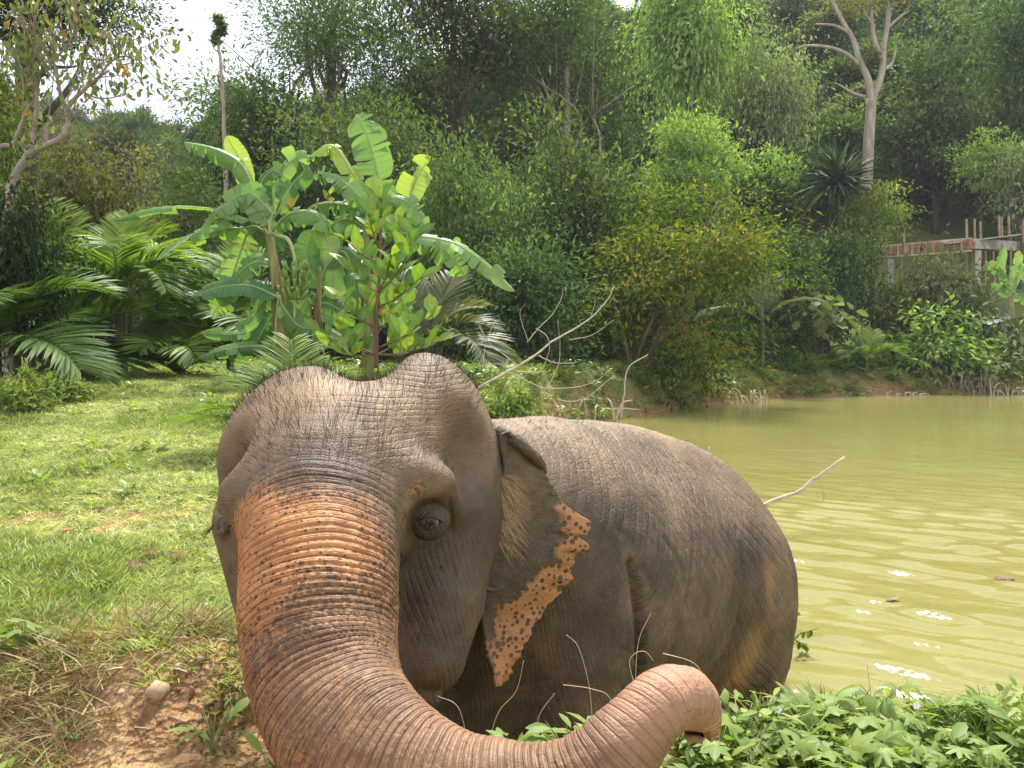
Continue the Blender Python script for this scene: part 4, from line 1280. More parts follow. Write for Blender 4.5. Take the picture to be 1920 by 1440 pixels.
tree('shore_bush', 'low bright bush just right of the yellow green pond tree', 'bush', 1470, 650, 725, 120, 34.6, 'shrub', G_BRIGHT, BARK_D, 0.05, 6, SB)
tree('shore_bush', 'low green bush at the water below the big leaved plant', 'bush', 1580, 650, 722, 160, 36.6, 'shrub', G_LIME, BARK_D, 0.05, 6, SB)
tree('shore_bush', 'green bush at the water below the small palm', 'bush', 1690, 655, 722, 130, 36.8, 'shrub2', G_PALE, BARK_D, 0.05, 6, SB)

# the yellow green tree that leans over the pond
t = tree('pond_tree', 'yellow green tree with reddish stems on the point beside the pond', 'tree', 1285, 350, 735, 385, 26.8, 'fine', G_YEL, BARK_R, 0.13, 20, lean=-1.4, low_start=0.12)
mb = MB()
for pp in ([(1185, 745), (1190, 690), (1205, 640), (1240, 560)], [(1192, 748), (1200, 700), (1225, 650), (1290, 590)], [(1182, 745), (1180, 690), (1172, 640), (1150, 560)], [(1195, 700), (1230, 675), (1290, 640)]):
    C = catmull([pt(a, b, 26.2) for a, b in pp], 14) - np.array(t.location)
    tube(mb, C, np.linspace(0.10, 0.04, 14), 7)
link('stem', mb.mesh('stem', [BARK_R]), t)

# bare pale emergent tree
t = thing('emergent_tree', 'tall bare pale trunked tree with open forked limbs on the hillside', 'tree', (*pt(1625, 350, 50)[:2], gh(*pt(1625, 350, 50)[:2])))
mb = MB()
def limb(mb, pp, d, r, org, seg=8, n=22, jit=0.0):
    C = catmull([pt(a, b, d + (q[0] if q else 0)) for a, b, *q in pp], n) - org
    if jit: C += jit * rng.standard_normal(C.shape)
    tube(mb, C, np.linspace(r[0], r[1], n), seg)
org = np.array(t.location)
limb(mb, [(1624, 420), (1626, 330), (1630, 250), (1634, 185)], 50, (0.36, 0.30), org)
limb(mb, [(1634, 190), (1628, 150), (1612, 115), (1600, 75), (1580, 40), (1555, -10)], 50, (0.24, 0.10), org)
limb(mb, [(1634, 190), (1650, 150), (1655, 120), (1658, 80), (1665, 40), (1668, -20)], 50, (0.24, 0.12), org)
limb(mb, [(1652, 110), (1640, 75), (1635, 40), (1632, -20)], 50, (0.16, 0.08), org)
limb(mb, [(1612, 122), (1585, 100), (1550, 88), (1510, 86), (1492, 92)], 50, (0.14, 0.05), org)
limb(mb, [(1594, 62), (1565, 48), (1530, 45)], 50, (0.11, 0.05), org)
limb(mb, [(1622, 182), (1600, 175), (1575, 160), (1565, 155)], 50, (0.10, 0.03), org)
limb(mb, [(1660, 130), (1672, 120), (1678, 100), (1680, 85)], 50, (0.12, 0.04), org)
limb(mb, [(1667, 50), (1690, 30), (1705, 20)], 50, (0.09, 0.04), org)
limb(mb, [(1640, 50), (1620, 20), (1612, -10)], 50, (0.08, 0.03), org)
link('trunk', mb.mesh('trunk', [BARK_P]), t)
me, cen = crown('crown', 61, (2.9, 2.9, 1.6), 70, 40, 0.22, 0.09, 0.34, 14, flat=0.4, lr=(0.15, 0.3), spread=0.85, shell=0.3, mat=G_OLIVE)
link('crown', me, t, loc=pt(1640, -18, 50) - org)
me, cen = crown('crown', 62, (0.7, 0.7, 1.0), 12, 40, 0.2, 0.09, 0.25, 5, mat=G_OLIVE)
link('crown', me, t, loc=pt(1636, 110, 50.3) - org)

# slender pale trunk with a tuft of leaves against the sky
c = pt(424, 400, 30)
t = thing('slender_tree', 'slender pale trunk with a small leafy top against the sky', 'tree', (c[0], 30, gh(c[0], 30)))
org = np.array(t.location)
mb = MB()
limb(mb, [(426, 420), (424, 330), (420, 220), (414, 120), (408, 70), (411, 25)], 30, (0.10, 0.03), org, 7, 26, 0.01)
limb(mb, [(414, 100), (402, 92), (396, 78)], 30, (0.03, 0.015), org, 5, 8)
limb(mb, [(410, 45), (420, 32), (424, 22)], 30, (0.02, 0.008), org, 5, 8)
limb(mb, [(410, 40), (402, 30), (400, 15)], 30, (0.02, 0.008), org, 5, 8)
link('trunk', mb.mesh('trunk', [BARK_P]), t)
for q, (px, py, w_, h_) in enumerate(((409, 62, .13, .22), (414, 44, .20, .16), (404, 76, .10, .16), (417, 58, .10, .14), (408, 34, .10, .10))):
    me, cen = crown('crown', 63 + q, (w_, w_, h_), 9, 16, 0.15, 0.08, 0.05, 5, low=-1, lr=(0.2, 0.4), spread=0.8, shell=0.3, mat=G_MID)
    link('crown', me, t, loc=pt(px, py, 30) - org)

# left tree with bare pink grey branches and sparse broad leaves
t = thing('branching_tree', 'crooked pale branched tree with sparse broad leaves at the upper left', 'tree', (*pt(20, 700, 11.5)[:2], gh(*pt(20, 700, 11.5)[:2])))
org = np.array(t.location)
mb = MB()
tips = []
def fr(pp, r, n=18, twigs=5, seed=0, spread=0.35):
    C = catmull([pt(a, b, 11.5 + (q[0] if q else 0)) for a, b, *q in pp], n) - org
    C += 0.006 * rng.standard_normal(C.shape)
    tube(mb, C, np.linspace(r[0], r[1], n), 7)
    rr = np.random.default_rng(seed + 5)
    for k in range(twigs):
        i = int(n * (0.4 + 0.6 * rr.random())) - 1
        d0 = C[min(i + 1, n - 1)] - C[i - 1]; d0 /= np.linalg.norm(d0)
        e = C[i] + (d0 * 0.7 + rdir(1, rr)[0] * 0.8 + np.array((0.1, 0, 0.35))) * (0.25 + 0.45 * rr.random())
        m_ = (C[i] + e) / 2 + rdir(1, rr)[0] * 0.08
        tube(mb, catmull([C[i], m_, e], 8), np.linspace(r[1] * 0.9, 0.006, 8), 5)
        tips.append(e); tips.append(m_)
        for _ in range(2):
            f = e + (rdir(1, rr)[0] * 0.8 + np.array((0.1, 0, 0.5))) * 0.28
            tube(mb, catmull([e, (e + f) / 2 + rdir(1, rr)[0] * 0.03, f], 5), np.linspace(0.008, 0.004, 5), 4)
            tips.append(f)
    tips.append(C[-1])
fr([(18, 760), (15, 560), (12, 440), (22, 345), (60, 285), (120, 255), (128, 205), (160, 165), (205, 130)], (0.085, 0.016), 30, 9, 1)
fr([(62, 285), (66, 230), (70, 170), (85, 100)], (0.045, 0.012), 16, 8, 2)
fr([(0, 275), (25, 268), (38, 235), (52, 205), (45, 160), (30, 100)], (0.035, 0.010), 18, 8, 3)
fr([(85, 265), (90, 235), (115, 230)], (0.03, 0.01), 10, 4, 4)
fr([(128, 210), (112, 170), (100, 110), (105, 60)], (0.03, 0.010), 14, 9, 5)
fr([(165, 162), (180, 120), (170, 70)], (0.018, 0.008), 12, 7, 6)
fr([(180, 150), (215, 110), (245, 105), (262, 112)], (0.016, 0.007), 12, 6, 7)
fr([(150, 172), (190, 185), (230, 180)], (0.016, 0.006), 12, 3, 8)
fr([(70, 180), (50, 110), (60, 40)], (0.025, 0.01), 12, 8, 9)
fr([(95, 120), (135, 70), (150, 20)], (0.02, 0.008), 12, 8, 10)
link('trunk', mb.mesh('trunk', [BARK_F]), t)
tips = np.array(tips)
mb = MB()
k = rng.integers(0, len(tips), 820)
P = tips[k] + 0.13 * rng.standard_normal((len(k), 3))
leaves6(mb, P, rdir(len(k)) * 0.6 + np.array((0, 0, -0.75)), rdir(len(k)), 0.08 + 0.07 * rng.random(len(k)), 0.05 + 0.03 * rng.random(len(k)), 0.15, None, 0.3)
link('crown', mb.mesh('crown', [leaf_mat('leaf_sparse', [(0, (0.10, 0.14, 0.04)), (0.55, (0.18, 0.22, 0.065)), (0.97, (0.28, 0.27, 0.12)), (0.985, (0.50, 0.22, 0.06)), (1, (0.50, 0.18, 0.05))], 0.4)], False), t)
# ---------------------------------------------------------------- banana plants
BANANA = leaf_mat('banana_leaf', [(0, (0.05, 0.12, 0.05)), (0.35, (0.13, 0.25, 0.09)), (0.7, (0.27, 0.42, 0.16)), (1, (0.44, 0.54, 0.14))], 0.45, (1.15, 1.25, 0.4), 0.45, spec=0.3, brown=3.2)
MIDRIB = solid_mat('banana_midrib', (0.24, 0.32, 0.10), (0.38, 0.44, 0.18), 6, 0.6, 0.1)
STEM = solid_mat('banana_stem', (0.16, 0.11, 0.04), (0.34, 0.33, 0.12), 2.5, 0.7, 0.3, (6, 6, 0.6))

def banana_leaf(plant, pts_, d, half, nrm=(0, -0.75, 0.65), tint=0.6, tears=9, drape=0.5, stem=None, seed=0):
    """pts_: midrib from base to tip in photograph pixels; half: half width in pixels"""
    r = np.random.default_rng(seed + 77)
    org = np.array(plant.location)
    n = 48
    C = catmull([pt(a, b, d + (q[0] if q else 0)) for a, b, *q in pts_], n) - org
    T = np.gradient(C, axis=0); T /= np.linalg.norm(T, axis=1)[:, None]
    Nn = np.asarray(nrm, float) + 0.15 * rdir(1, r)[0]
    S = np.cross(T, Nn); S /= np.linalg.norm(S, axis=1)[:, None]
    U = np.cross(S, T)
    t = np.linspace(0, 1, n)
    w = half / ppm(d) * np.interp(t, [0, .06, .2, .6, .85, .95, 1], [.25, .75, .98, 1, .8, .5, .12])
    mb = MB()
    for sd in (-1, 1):
        cuts = np.sort(r.choice(np.arange(3, n - 3), tears, replace=False)) if tears else np.array([], int)
        b = [0, *cuts, n - 1]
        dr0 = drape * (0.6 + 0.8 * r.random())
        for k in range(len(b) - 1):
            i0, i1 = b[k], b[k + 1]
            idx = np.arange(i0, i1 + 1)
            if len(idx) < 2: continue
            dr = dr0 + 0.35 * r.normal() * (tears > 0)
            sk = 0.10 * r.normal()
            rows = []
            for s in (0, .3, .65, 1.0):
                a = dr * s * 1.3
                shrink = 1 - (0.10 * (s ** 3)) * (np.abs(np.linspace(-1, 1, len(idx))) ** 4) * (tears > 0)
                ww = w[idx] * s * shrink
                p = C[idx] + sd * S[idx] * (ww * math.cos(a))[:, None] + U[idx] * (0.18 * ww - ww * math.sin(a))[:, None]
                p = p - np.array((0, 0, 1)) * (0.25 * ww * s * max(dr, 0))[:, None] + T[idx] * (sk * ww)[:, None] + U[idx] * (0.03 * w[idx] * np.sin(idx * 1.7 + sd))[:, None] * s
                # a gap opens at each tear
                mid = idx.mean()
                p = p - T[idx] * ((idx - mid) / max(1, len(idx)) * 0.05 * s * half / ppm(d) * (tears > 0))[:, None]
                rows.append(p)
            V = np.stack(rows, 1).reshape(-1, 3)
            m_ = len(idx)
            I = np.arange(m_ - 1)[:, None] * 4 + np.arange(3)[None, :]
            Q = np.stack([I, I + 1, I + 5, I + 4], -1).reshape(-1, 4)
            tt = np.clip(tint + 0.05 * r.normal() + 0.06 * ((idx % 3) == 0), 0, 1)
            mb.add(V, None, Q, np.repeat(tt, 4))
    lf = link('leaf', mb.mesh('leaf', [BANANA]), plant)
    mr = MB()
    full = C
    if stem is not None:
        e = pt(stem[0], stem[1], d) - org
        full = np.vstack([catmull([e, (e + C[0]) / 2 + np.array((0, 0, 0.08)), C[0]], 10)[:-1], C])
    wd = np.linspace(0.028, 0.006, len(full)) * (0.6 + half / 60)
    tube(mr, full - np.array((0, 0.004, 0.006)), wd * 0.6, 6)
    link('midrib', mr.mesh('midrib', [MIDRIB]), lf)
    return lf

def banana_plant(label, base, stem_pts, d, r0):
    c = pt(*base, d)
    t = thing('banana_plant', label, 'banana plant', (c[0], d, gh(c[0], d)), 'banana plants behind the elephant')
    org = np.array(t.location)
    mb = MB()
    C = catmull([np.array((0, 0, -0.1))] + [pt(a, b, d) - org for a, b in stem_pts], 22)
    tube(mb, C, np.linspace(r0, r0 * 0.45, 22), 10, rough=0.05)
    for _ in range(9):      # dry sheaths hanging on the stem
        i = 3 + rng.integers(12)
        a = rng.random() * 6.28
        e = C[i] + np.array((math.cos(a), math.sin(a), 0)) * r0 * 1.02
        tube(mb, catmull([e, e + np.array((math.cos(a) * .05, math.sin(a) * .05, -0.15)), e + np.array((math.cos(a) * .03, math.sin(a) * .03, -0.4 - 0.3 * rng.random()))], 6), np.linspace(0.02, 0.008, 6), 5)
    link('stem', mb.mesh('stem', [STEM]), t)
    return t

A = banana_plant('fruiting banana plant with a green bunch behind the left dome of the head', (530, 700), [(528, 640), (522, 560), (512, 480), (500, 420)], 12.0, 0.12)
sA = (505, 440)
for i, (pp, hf, nr, ti, te, dr) in enumerate([
    ([(478, 355), (450, 305), (400, 278), (346, 266)], 26, (0.2, -0.7, 0.7), 0.55, 6, 0.55),
    ([(466, 355), (450, 300), (425, 255)], 20, (0, -1, 0.1), 0.95, 0, 0.1),
    ([(468, 412), (400, 392), (300, 388), (214, 412)], 16, (0, -0.55, 0.85), 0.6, 5, 0.6),
    ([(452, 428), (400, 428), (340, 450), (293, 488)], 22, (-0.1, -0.6, 0.8), 0.62, 4, 0.55),
    ([(462, 440), (445, 490), (425, 545), (398, 592)], 34, (0.2, -1, 0.35), 0.68, 16, 0.15),
    ([(520, 556), (470, 535), (410, 538), (360, 556)], 30, (0, -0.8, 0.6), 0.22, 3, 0.35),
    ([(515, 585), (495, 615), (475, 655)], 28, (0.2, -1, 0.2), 0.3, 3, 0.2),
    ([(478, 415), (500, 440), (530, 468)], 24, (0.1, -0.8, 0.6), 0.15, 1, 0.4),
    ([(512, 400), (470, 362), (430, 380), (410, 430)], 26, (0, -0.7, 0.7), 0.62, 12, 0.7),
    ([(520, 400), (545, 350), (570, 320), (560, 300)], 24, (0.3, -0.8, 0.4), 0.35, 2, 0.5),
    ([(512, 610), (450, 625), (378, 625)], 15, (0, -0.9, 0.5), 0.5, 8, 0.5),
    ([(515, 650), (470, 648), (420, 655), (372, 670)], 20, (0, -0.6, 0.8), 0.35, 4, 0.6),
    ([(500, 395), (490, 345), (510, 320), (530, 330)], 20, (0, -1, 0.3), 0.25, 3, 0.5),
    ([(525, 600), (480, 640), (440, 690)], 24, (0.3, -1, 0.2), 0.4, 4, 0.3),
    ([(505, 405), (455, 375), (400, 400), (372, 450)], 24, (0, -0.8, 0.6), 0.6, 14, 0.6),
    ([(510, 400), (520, 340), (548, 300), (590, 292)], 24, (0, -0.8, 0.5), 0.6, 10, 0.5),
    ([(512, 430), (545, 400), (590, 400), (620, 440)], 26, (0, -0.8, 0.5), 0.55, 10, 0.5),
    ([(505, 420), (480, 380), (468, 340)], 26, (0.1, -1, 0.1), 0.5, 5, 0.2),
    ([(515, 500), (480, 490), (440, 520), (415, 575)], 28, (0.1, -0.9, 0.4), 0.45, 10, 0.4),
    ([(530, 560), (545, 610), (540, 670)], 26, (0.1, -1, 0.2), 0.5, 6, 0.3),
    ([(528, 570), (560, 610), (600, 620), (640, 650)], 24, (0, -0.85, 0.5), 0.45, 6, 0.4),
    ([(522, 540), (490, 570), (470, 600), (440, 610)], 24, (0, -0.85, 0.5), 0.55, 8, 0.4)]):
    banana_leaf(A, pp, 12.0 + 0.25 * math.sin(i * 2.1), hf, nr, ti, te, dr, sA if pp[0][1] < 470 else (522, 560), i)
B = banana_plant('banana plant with two tall upright leaves behind the broad leaved sapling', (690, 700), [(690, 640), (690, 560), (685, 470), (690, 415)], 12.7, 0.11)
for i, (pp, hf, nr, ti, te, dr) in enumerate([
    ([(712, 352), (702, 300), (686, 250), (668, 214)], 36, (0.1, -1, 0.1), 0.5, 7, 0.08),
    ([(750, 410), (772, 355), (790, 320), (808, 294)], 27, (-0.2, -1, 0.1), 0.92, 5, 0.08),
    ([(686, 378), (655, 315), (622, 272), (584, 288)], 24, (0, -0.7, 0.7), 0.95, 8, 0.6),
    ([(690, 385), (650, 345), (615, 325), (582, 330)], 26, (0, -0.7, 0.7), 0.55, 14, 0.6),
    ([(692, 400), (640, 382), (590, 386), (552, 425)], 26, (0, -0.75, 0.65), 0.5, 15, 0.6),
    ([(760, 440), (810, 450), (845, 480), (872, 516)], 32, (0.1, -0.8, 0.6), 0.62, 12, 0.45),
    ([(770, 440), (850, 455), (910, 495), (965, 546)], 24, (-0.1, -0.75, 0.65), 0.66, 9, 0.5),
    ([(700, 430), (740, 400), (765, 420), (780, 470)], 26, (0.1, -0.8, 0.5), 0.4, 8, 0.5),
    ([(690, 430), (650, 410), (615, 430), (600, 480)], 28, (0, -0.8, 0.5), 0.45, 6, 0.5),
    ([(692, 400), (665, 360), (640, 345), (610, 372)], 24, (0, -0.8, 0.5), 0.6, 12, 0.5),
    ([(700, 400), (735, 370), (770, 385), (800, 430)], 24, (0, -0.8, 0.5), 0.55, 10, 0.5),
    ([(700, 410), (720, 370), (735, 345)], 24, (0, -1, 0.1), 0.6, 4, 0.2),
    ([(690, 520), (655, 560), (640, 620)], 28, (0.1, -1, 0.2), 0.5, 6, 0.3),
    ([(692, 520), (740, 560), (770, 630)], 28, (-0.1, -1, 0.2), 0.45, 6, 0.3)]):
    banana_leaf(B, pp, 12.7 + 0.25 * math.sin(i * 1.7), hf, nr, ti, te, dr, (688, 440), 40 + i)
Cc = banana_plant('younger banana plant with a pale ribbed leaf right of the fruit bunch', (590, 700), [(592, 640), (598, 560), (600, 500)], 12.3, 0.08)
for i, (pp, hf, nr, ti, te, dr) in enumerate([
    ([(628, 560), (622, 500), (612, 450), (600, 408)], 30, (0.1, -1, 0.1), 0.7, 2, 0.12),
    ([(585, 570), (612, 568), (652, 588)], 26, (0, -0.85, 0.5), 0.22, 3, 0.35),
    ([(575, 560), (560, 590), (552, 640)], 26, (0.2, -1, 0.2), 0.4, 3, 0.3),
    ([(610, 500), (640, 470), (660, 500), (668, 560)], 26, (0, -0.8, 0.5), 0.25, 4, 0.5),
    ([(595, 540), (575, 480), (590, 430)], 26, (0, -1, 0.2), 0.3, 3, 0.3)]):
    banana_leaf(Cc, pp, 12.3, hf, nr, ti, te, dr, (598, 560), 70 + i)
# the bunch: stalk, two hands of bananas
org = np.array(A.location)
mb = MB()
tube(mb, catmull([pt(512, 440, 11.9), pt(540, 450, 11.75), pt(553, 490, 11.7), pt(553, 560, 11.7), pt(552, 600, 11.7)], 20) - org, np.linspace(0.035, 0.016, 20), 8)
bunch = link('fruit_bunch', mb.mesh('fruit_bunch', [MIDRIB]), A)
bunch['label'] = 'green banana bunch hanging on its stalk'
FRUIT = solid_mat('green_banana_skin', (0.16, 0.26, 0.05), (0.27, 0.36, 0.09), 5, 0.45, 0.05, spec=0.4)
mb = MB()
C = catmull([(0, 0, 0), (0.06, 0, 0.015), (0.11, 0, 0.06), (0.135, 0, 0.11), (0.14, 0, 0.145)], 14)
tube(mb, C, np.interp(np.linspace(0, 1, 14), [0, .15, .35, .8, .93, 1], [.009, .014, .023, .022, .010, .006]), 6)
fm = mb.mesh('banana', [FRUIT])
for hz, nn, rad in ((498, 9, .045), (515, 11, .05), (533, 12, .055), (550, 11, .05)):
    for k in range(nn):
        a = 2 * math.pi * (k + 0.5 * (hz % 2)) / nn
        c = pt(553, hz + 12, 11.7) - org
        link('banana', fm, bunch, loc=(c[0] + rad * math.cos(a), c[1] + rad * math.sin(a), c[2]), rot=(0.1 * rng.normal(), 0.1 * rng.normal() - 0.1, a), scl=0.95 + 0.2 * rng.random())

# ---------------------------------------------------------------- broad leaved sapling in front of the bananas
SAPL = leaf_mat('sapling_leaf', [(0, (0.07, 0.16, 0.045)), (0.5, (0.17, 0.30, 0.055)), (0.95, (0.29, 0.40, 0.08)), (0.97, (0.5, 0.28, 0.03)), (1, (0.5, 0.28, 0.03))], 0.42, (1.25, 1.3, 0.4), 0.42, spec=0.35, brown=9.0)
c = pt(705, 690, 10.9)
sp = thing('broadleaf_sapling', 'sapling with large oval glossy leaves in front of the banana plants', 'sapling', (c[0], 10.9, gh(c[0], 10.9)))
org = np.array(sp.location)
def ovate(tint, L=0.36, W=0.20, seed=0):
    mb = MB()
    t = np.linspace(0, 1, 9)
    wv = np.interp(t, [0, .1, .3, .55, .8, .93, 1], [.02, .3, .8, 1, .72, .36, .0]) * W / 2
    V, tn = [], []
    for i, u in enumerate(t):
        z = -0.10 * u * u * L
        for s in (-1, -.5, 0, .5, 1):
            V.append((u * L + (-0.02 if i % 2 and abs(s) == 1 else 0), s * wv[i], z + 0.22 * abs(s) * wv[i] + (0.006 if i % 2 else 0) * (abs(s) > 0)))
            tn.append(tint if s else min(0.92, tint + 0.25))
    I = np.arange(8)[:, None] * 5 + np.arange(4)[None, :]
    mb.add(V, None, np.stack([I, I + 1, I + 6, I + 5], -1).reshape(-1, 4), np.array(tn))
    tube(mb, [(-0.05, 0, 0), (0, 0, 0.0), (L * .5, 0, -0.006 - 0.025 * L)], [0.006, 0.005, 0.003], 4, min(0.92, tint + 0.3))
    return mb.mesh('leaf', [SAPL])
ov = [ovate(q, 0.30 + 0.06 * (k % 3), 0.17 + 0.03 * (k % 2)) for k, q in enumerate((0.15, 0.35, 0.5, 0.6, 0.72, 0.85))] + [ovate(0.99, 0.28, 0.17)]
mb = MB()
main = catmull([pt(705, 690, 10.9), pt(706, 600, 10.9), pt(712, 500, 10.9), pt(714, 420, 10.9), pt(712, 365, 10.9)], 30) - org
tube(mb, main, np.linspace(0.035, 0.010, 30), 7)
ends = [(640, 440), (655, 500), (690, 400), (745, 420), (785, 440), (790, 520), (770, 560), (640, 560), (625, 610), (680, 470), (735, 480), (700, 560), (760, 620), (810, 590), (660, 640), (735, 570), (610, 650), (790, 650), (820, 640), (715, 370), (600, 620), (765, 480)]
lp = []
for k, (ex, ey) in enumerate(ends):
    e = pt(ex, ey, 10.9 + 0.5 * math.sin(k * 2.3)) - org
    zi = np.clip(np.searchsorted(main[:, 2], e[2] - 0.45), 2, 28)
    s = main[zi]
    q = catmull([s, (s + e) / 2 - np.array((0, 0, 0.06)), e], 10)
    tube(mb, q, np.linspace(0.014, 0.006, 10), 5)
    for j in range(7):
        u = 0.45 + 0.55 * j / 6
        p = q[int(u * 9)]
        dirv = (e - s) / np.linalg.norm(e - s) * 0.5 + np.array((math.cos(j * 2.4 + k), 0.6 * math.sin(j * 2.4 + k), 0.75))
        lp.append((p, dirv))
link('stem', mb.mesh('stem', [BARK_R]), sp)
for p, dv in lp:
    dv = np.array(dv) + 0.25 * rdir(1)[0]
    x = Vector(dv).normalized()
    nz = Vector((0.3 * rng.normal(), -0.7 + 0.4 * rng.normal(), 0.75))
    yv = nz.cross(x).normalized(); zv = x.cross(yv)
    M = Matrix((x, yv, zv)).transposed()
    k = int(rng.choice(7, p=[.14, .17, .19, .18, .17, .135, .015]))
    link('leaf', ov[k], sp, loc=p, rot=M.to_euler(), scl=0.66 + 0.36 * rng.random())

# ---------------------------------------------------------------- palms
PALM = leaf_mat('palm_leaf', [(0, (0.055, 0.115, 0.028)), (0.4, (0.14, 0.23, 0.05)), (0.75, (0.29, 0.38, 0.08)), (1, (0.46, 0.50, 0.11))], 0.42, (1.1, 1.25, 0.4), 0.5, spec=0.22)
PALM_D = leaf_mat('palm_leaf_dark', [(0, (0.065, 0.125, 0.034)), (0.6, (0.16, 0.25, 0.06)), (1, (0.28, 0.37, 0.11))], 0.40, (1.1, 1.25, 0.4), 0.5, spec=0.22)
PALM_P = leaf_mat('palm_leaf_pale', [(0, (0.10, 0.13, 0.06)), (0.6, (0.17, 0.20, 0.10)), (1, (0.30, 0.30, 0.17))], 0.36, (1.2, 1.2, 0.6), 0.45)
PSTEM = solid_mat('palm_stem', (0.05, 0.075, 0.03), (0.13, 0.15, 0.06), 4, 0.6, 0.2, (1, 1, 3))
def frond(e0, e1, n=46, LL=0.42, W=0.030, seed=0, tint=0.5, vee=0.5, lean=0.75):
    """unit frond: rachis of length 1 leaving the origin along +X at elevation e0 and ending at e1"""
    r = np.random.default_rng(seed)
    s = np.linspace(0, 1, 40)
    el = np.radians(e0 + (e1 - e0) * s ** 1.3)
    C = np.cumsum(np.stack([np.cos(el), 0.10 * np.sin(s * 3 + seed) * s, np.sin(el)], -1) / 40, 0)
    mb = MB()
    tube(mb, C[::3], np.linspace(0.012, 0.003, len(C[::3])), 5, min(1, tint + 0.25))
    T, _, _ = frames(C)
    for sd in (-1, 1):
        u = np.linspace(0.16, 0.995, n) + 0.004 * r.standard_normal(n)
        i = np.clip((u * 39).astype(int), 0, 39)
        P = C[i]
        S = np.cross(T[i], np.array((0, 0, 1.0))); S /= np.linalg.norm(S, axis=1)[:, None]
        Up = np.cross(S, T[i])
        L = LL * np.interp(u, [0.1, .3, .6, .9, 1], [.55, .95, 1, .62, .4]) * (0.88 + 0.24 * r.random(n))
        D = T[i] * lean + sd * S * (0.95 - 0.35 * u)[:, None] + Up * vee + 0.10 * rdir(n, r) + np.array((0, 0, -0.12))
        N = Up - sd * S * 0.5
        leaves6(mb, P, D, N, L, W * (0.8 + 0.4 * r.random(n)), 0.3, np.clip(tint + 0.13 * r.standard_normal(n) + 0.15 * (u - .5), 0, 1), 0.30)
    return mb.mesh('frond', [PALM])
FR = [frond(72, 10, seed=1, tint=0.5), frond(58, -35, seed=2, tint=0.45), frond(40, -50, seed=3, tint=0.4), frond(80, 45, seed=4, tint=0.65), frond(25, -45, seed=5, tint=0.35), frond(65, -10, seed=6, tint=0.75)]
FINE = [frond(70, 15, 60, 0.40, 0.016, 7, 0.5, 0.3), frond(45, -20, 60, 0.42, 0.016, 8, 0.5, 0.25), frond(25, -10, 60, 0.45, 0.018, 9, 0.55, 0.2), frond(78, 40, 60, 0.40, 0.016, 10, 0.5, 0.3)]

def palm(label, px, py, d, trunk_h, L, azs, kinds, mat=None, r0=0.05, src=FR, cat='palm', group=None, lean=(0, 0)):
    c = pt(px, py, d)
    t = thing('palm', label, cat, (c[0], d, gh(c[0], d)), group)
    top = np.array((lean[0], lean[1], trunk_h))
    if trunk_h > 0.15:
        mb = MB()
        C = catmull([(0, 0, -0.1), (lean[0] * .3, lean[1] * .3, trunk_h * .5), tuple(top)], 20)
        tube(mb, C, r0 * (np.linspace(1.1, 0.8, 20) + 0.08 * (np.arange(20) % 3 == 0)), 10)
        link('trunk', mb.mesh('trunk', [PSTEM]), t)
    for k, (a, q) in enumerate(zip(azs, kinds)):
        o = link('frond', src[q], t, loc=top, rot=(0.15 * rng.normal(), 0.08 * rng.normal(), math.radians(a)), scl=L * (0.85 + 0.3 * rng.random()))
        if mat is not None:
            o.material_slots[0].link = 'OBJECT'; o.material_slots[0].material = mat
    return t
GP = 'palms at the left edge of the lawn'
palm('palm with a smooth green pole stem at the left lawn edge', 224, 722, 13.6, 1.5, 1.55, [170, 120, 60, 10, 330, 250, 290, 205, 80], [1, 0, 5, 1, 2, 2, 1, 4, 3], None, 0.055, group=GP)
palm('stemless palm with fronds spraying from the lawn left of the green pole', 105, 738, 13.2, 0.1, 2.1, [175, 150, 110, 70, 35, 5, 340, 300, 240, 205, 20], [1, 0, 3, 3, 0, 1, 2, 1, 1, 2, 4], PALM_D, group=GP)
palm('bushy palm between the green pole and the banana plants', 335, 715, 13.8, 0.1, 1.55, [170, 130, 95, 60, 25, 350, 310, 220, 265], [1, 0, 3, 0, 1, 2, 1, 2, 1], None, group=GP)
palm('tall sunlit palm with upright fan like fronds beside the glossy shrub', 75, 700, 14.6, 1.1, 2.1, [165, 120, 95, 75, 50, 15, 330, 200, 260, 300], [1, 3, 3, 3, 0, 5, 1, 2, 2, 1], None, 0.06, group=GP)
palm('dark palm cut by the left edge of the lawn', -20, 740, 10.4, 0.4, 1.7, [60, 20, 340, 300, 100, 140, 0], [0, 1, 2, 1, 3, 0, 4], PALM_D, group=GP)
palm('drooping palm behind the long horizontal banana leaf', 235, 690, 15.5, 1.7, 1.7, [150, 95, 60, 20, 340, 200, 270, 120], [1, 3, 0, 1, 2, 2, 1, 5], None, 0.05, group=GP)
palm('yellowing palm at the foot of the drooping banana leaves on the right', 800, 690, 13.4, 0.4, 1.5, [60, 20, 345, 315, 100, 0, 140], [3, 5, 1, 2, 0, 4, 3], PALM_P, group=GP)
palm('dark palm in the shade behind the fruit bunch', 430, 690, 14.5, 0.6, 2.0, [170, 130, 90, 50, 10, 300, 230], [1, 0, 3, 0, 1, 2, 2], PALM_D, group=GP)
palm('palm with yellow fronds among the hanging banana leaves', 440, 640, 14.2, 1.5, 1.3, [180, 150, 120, 80, 40, 210], [2, 1, 0, 3, 0, 4], None, group=GP)
palm('young fine leaved palm just behind the left side of the elephant head', 545, 800, 6.2, 0.12, 0.80, [165, 190, 140, 110, 60, 30, 175], [1, 2, 0, 3, 0, 1, 0], None, 0.03, FINE)
palm('pale feathery palm behind the yellow green pond tree', 1430, 600, 33, 1.9, 2.6, [150, 95, 60, 20, 330, 200, 120], [0, 3, 3, 0, 1, 1, 3], PALM_P, 0.1, FINE)
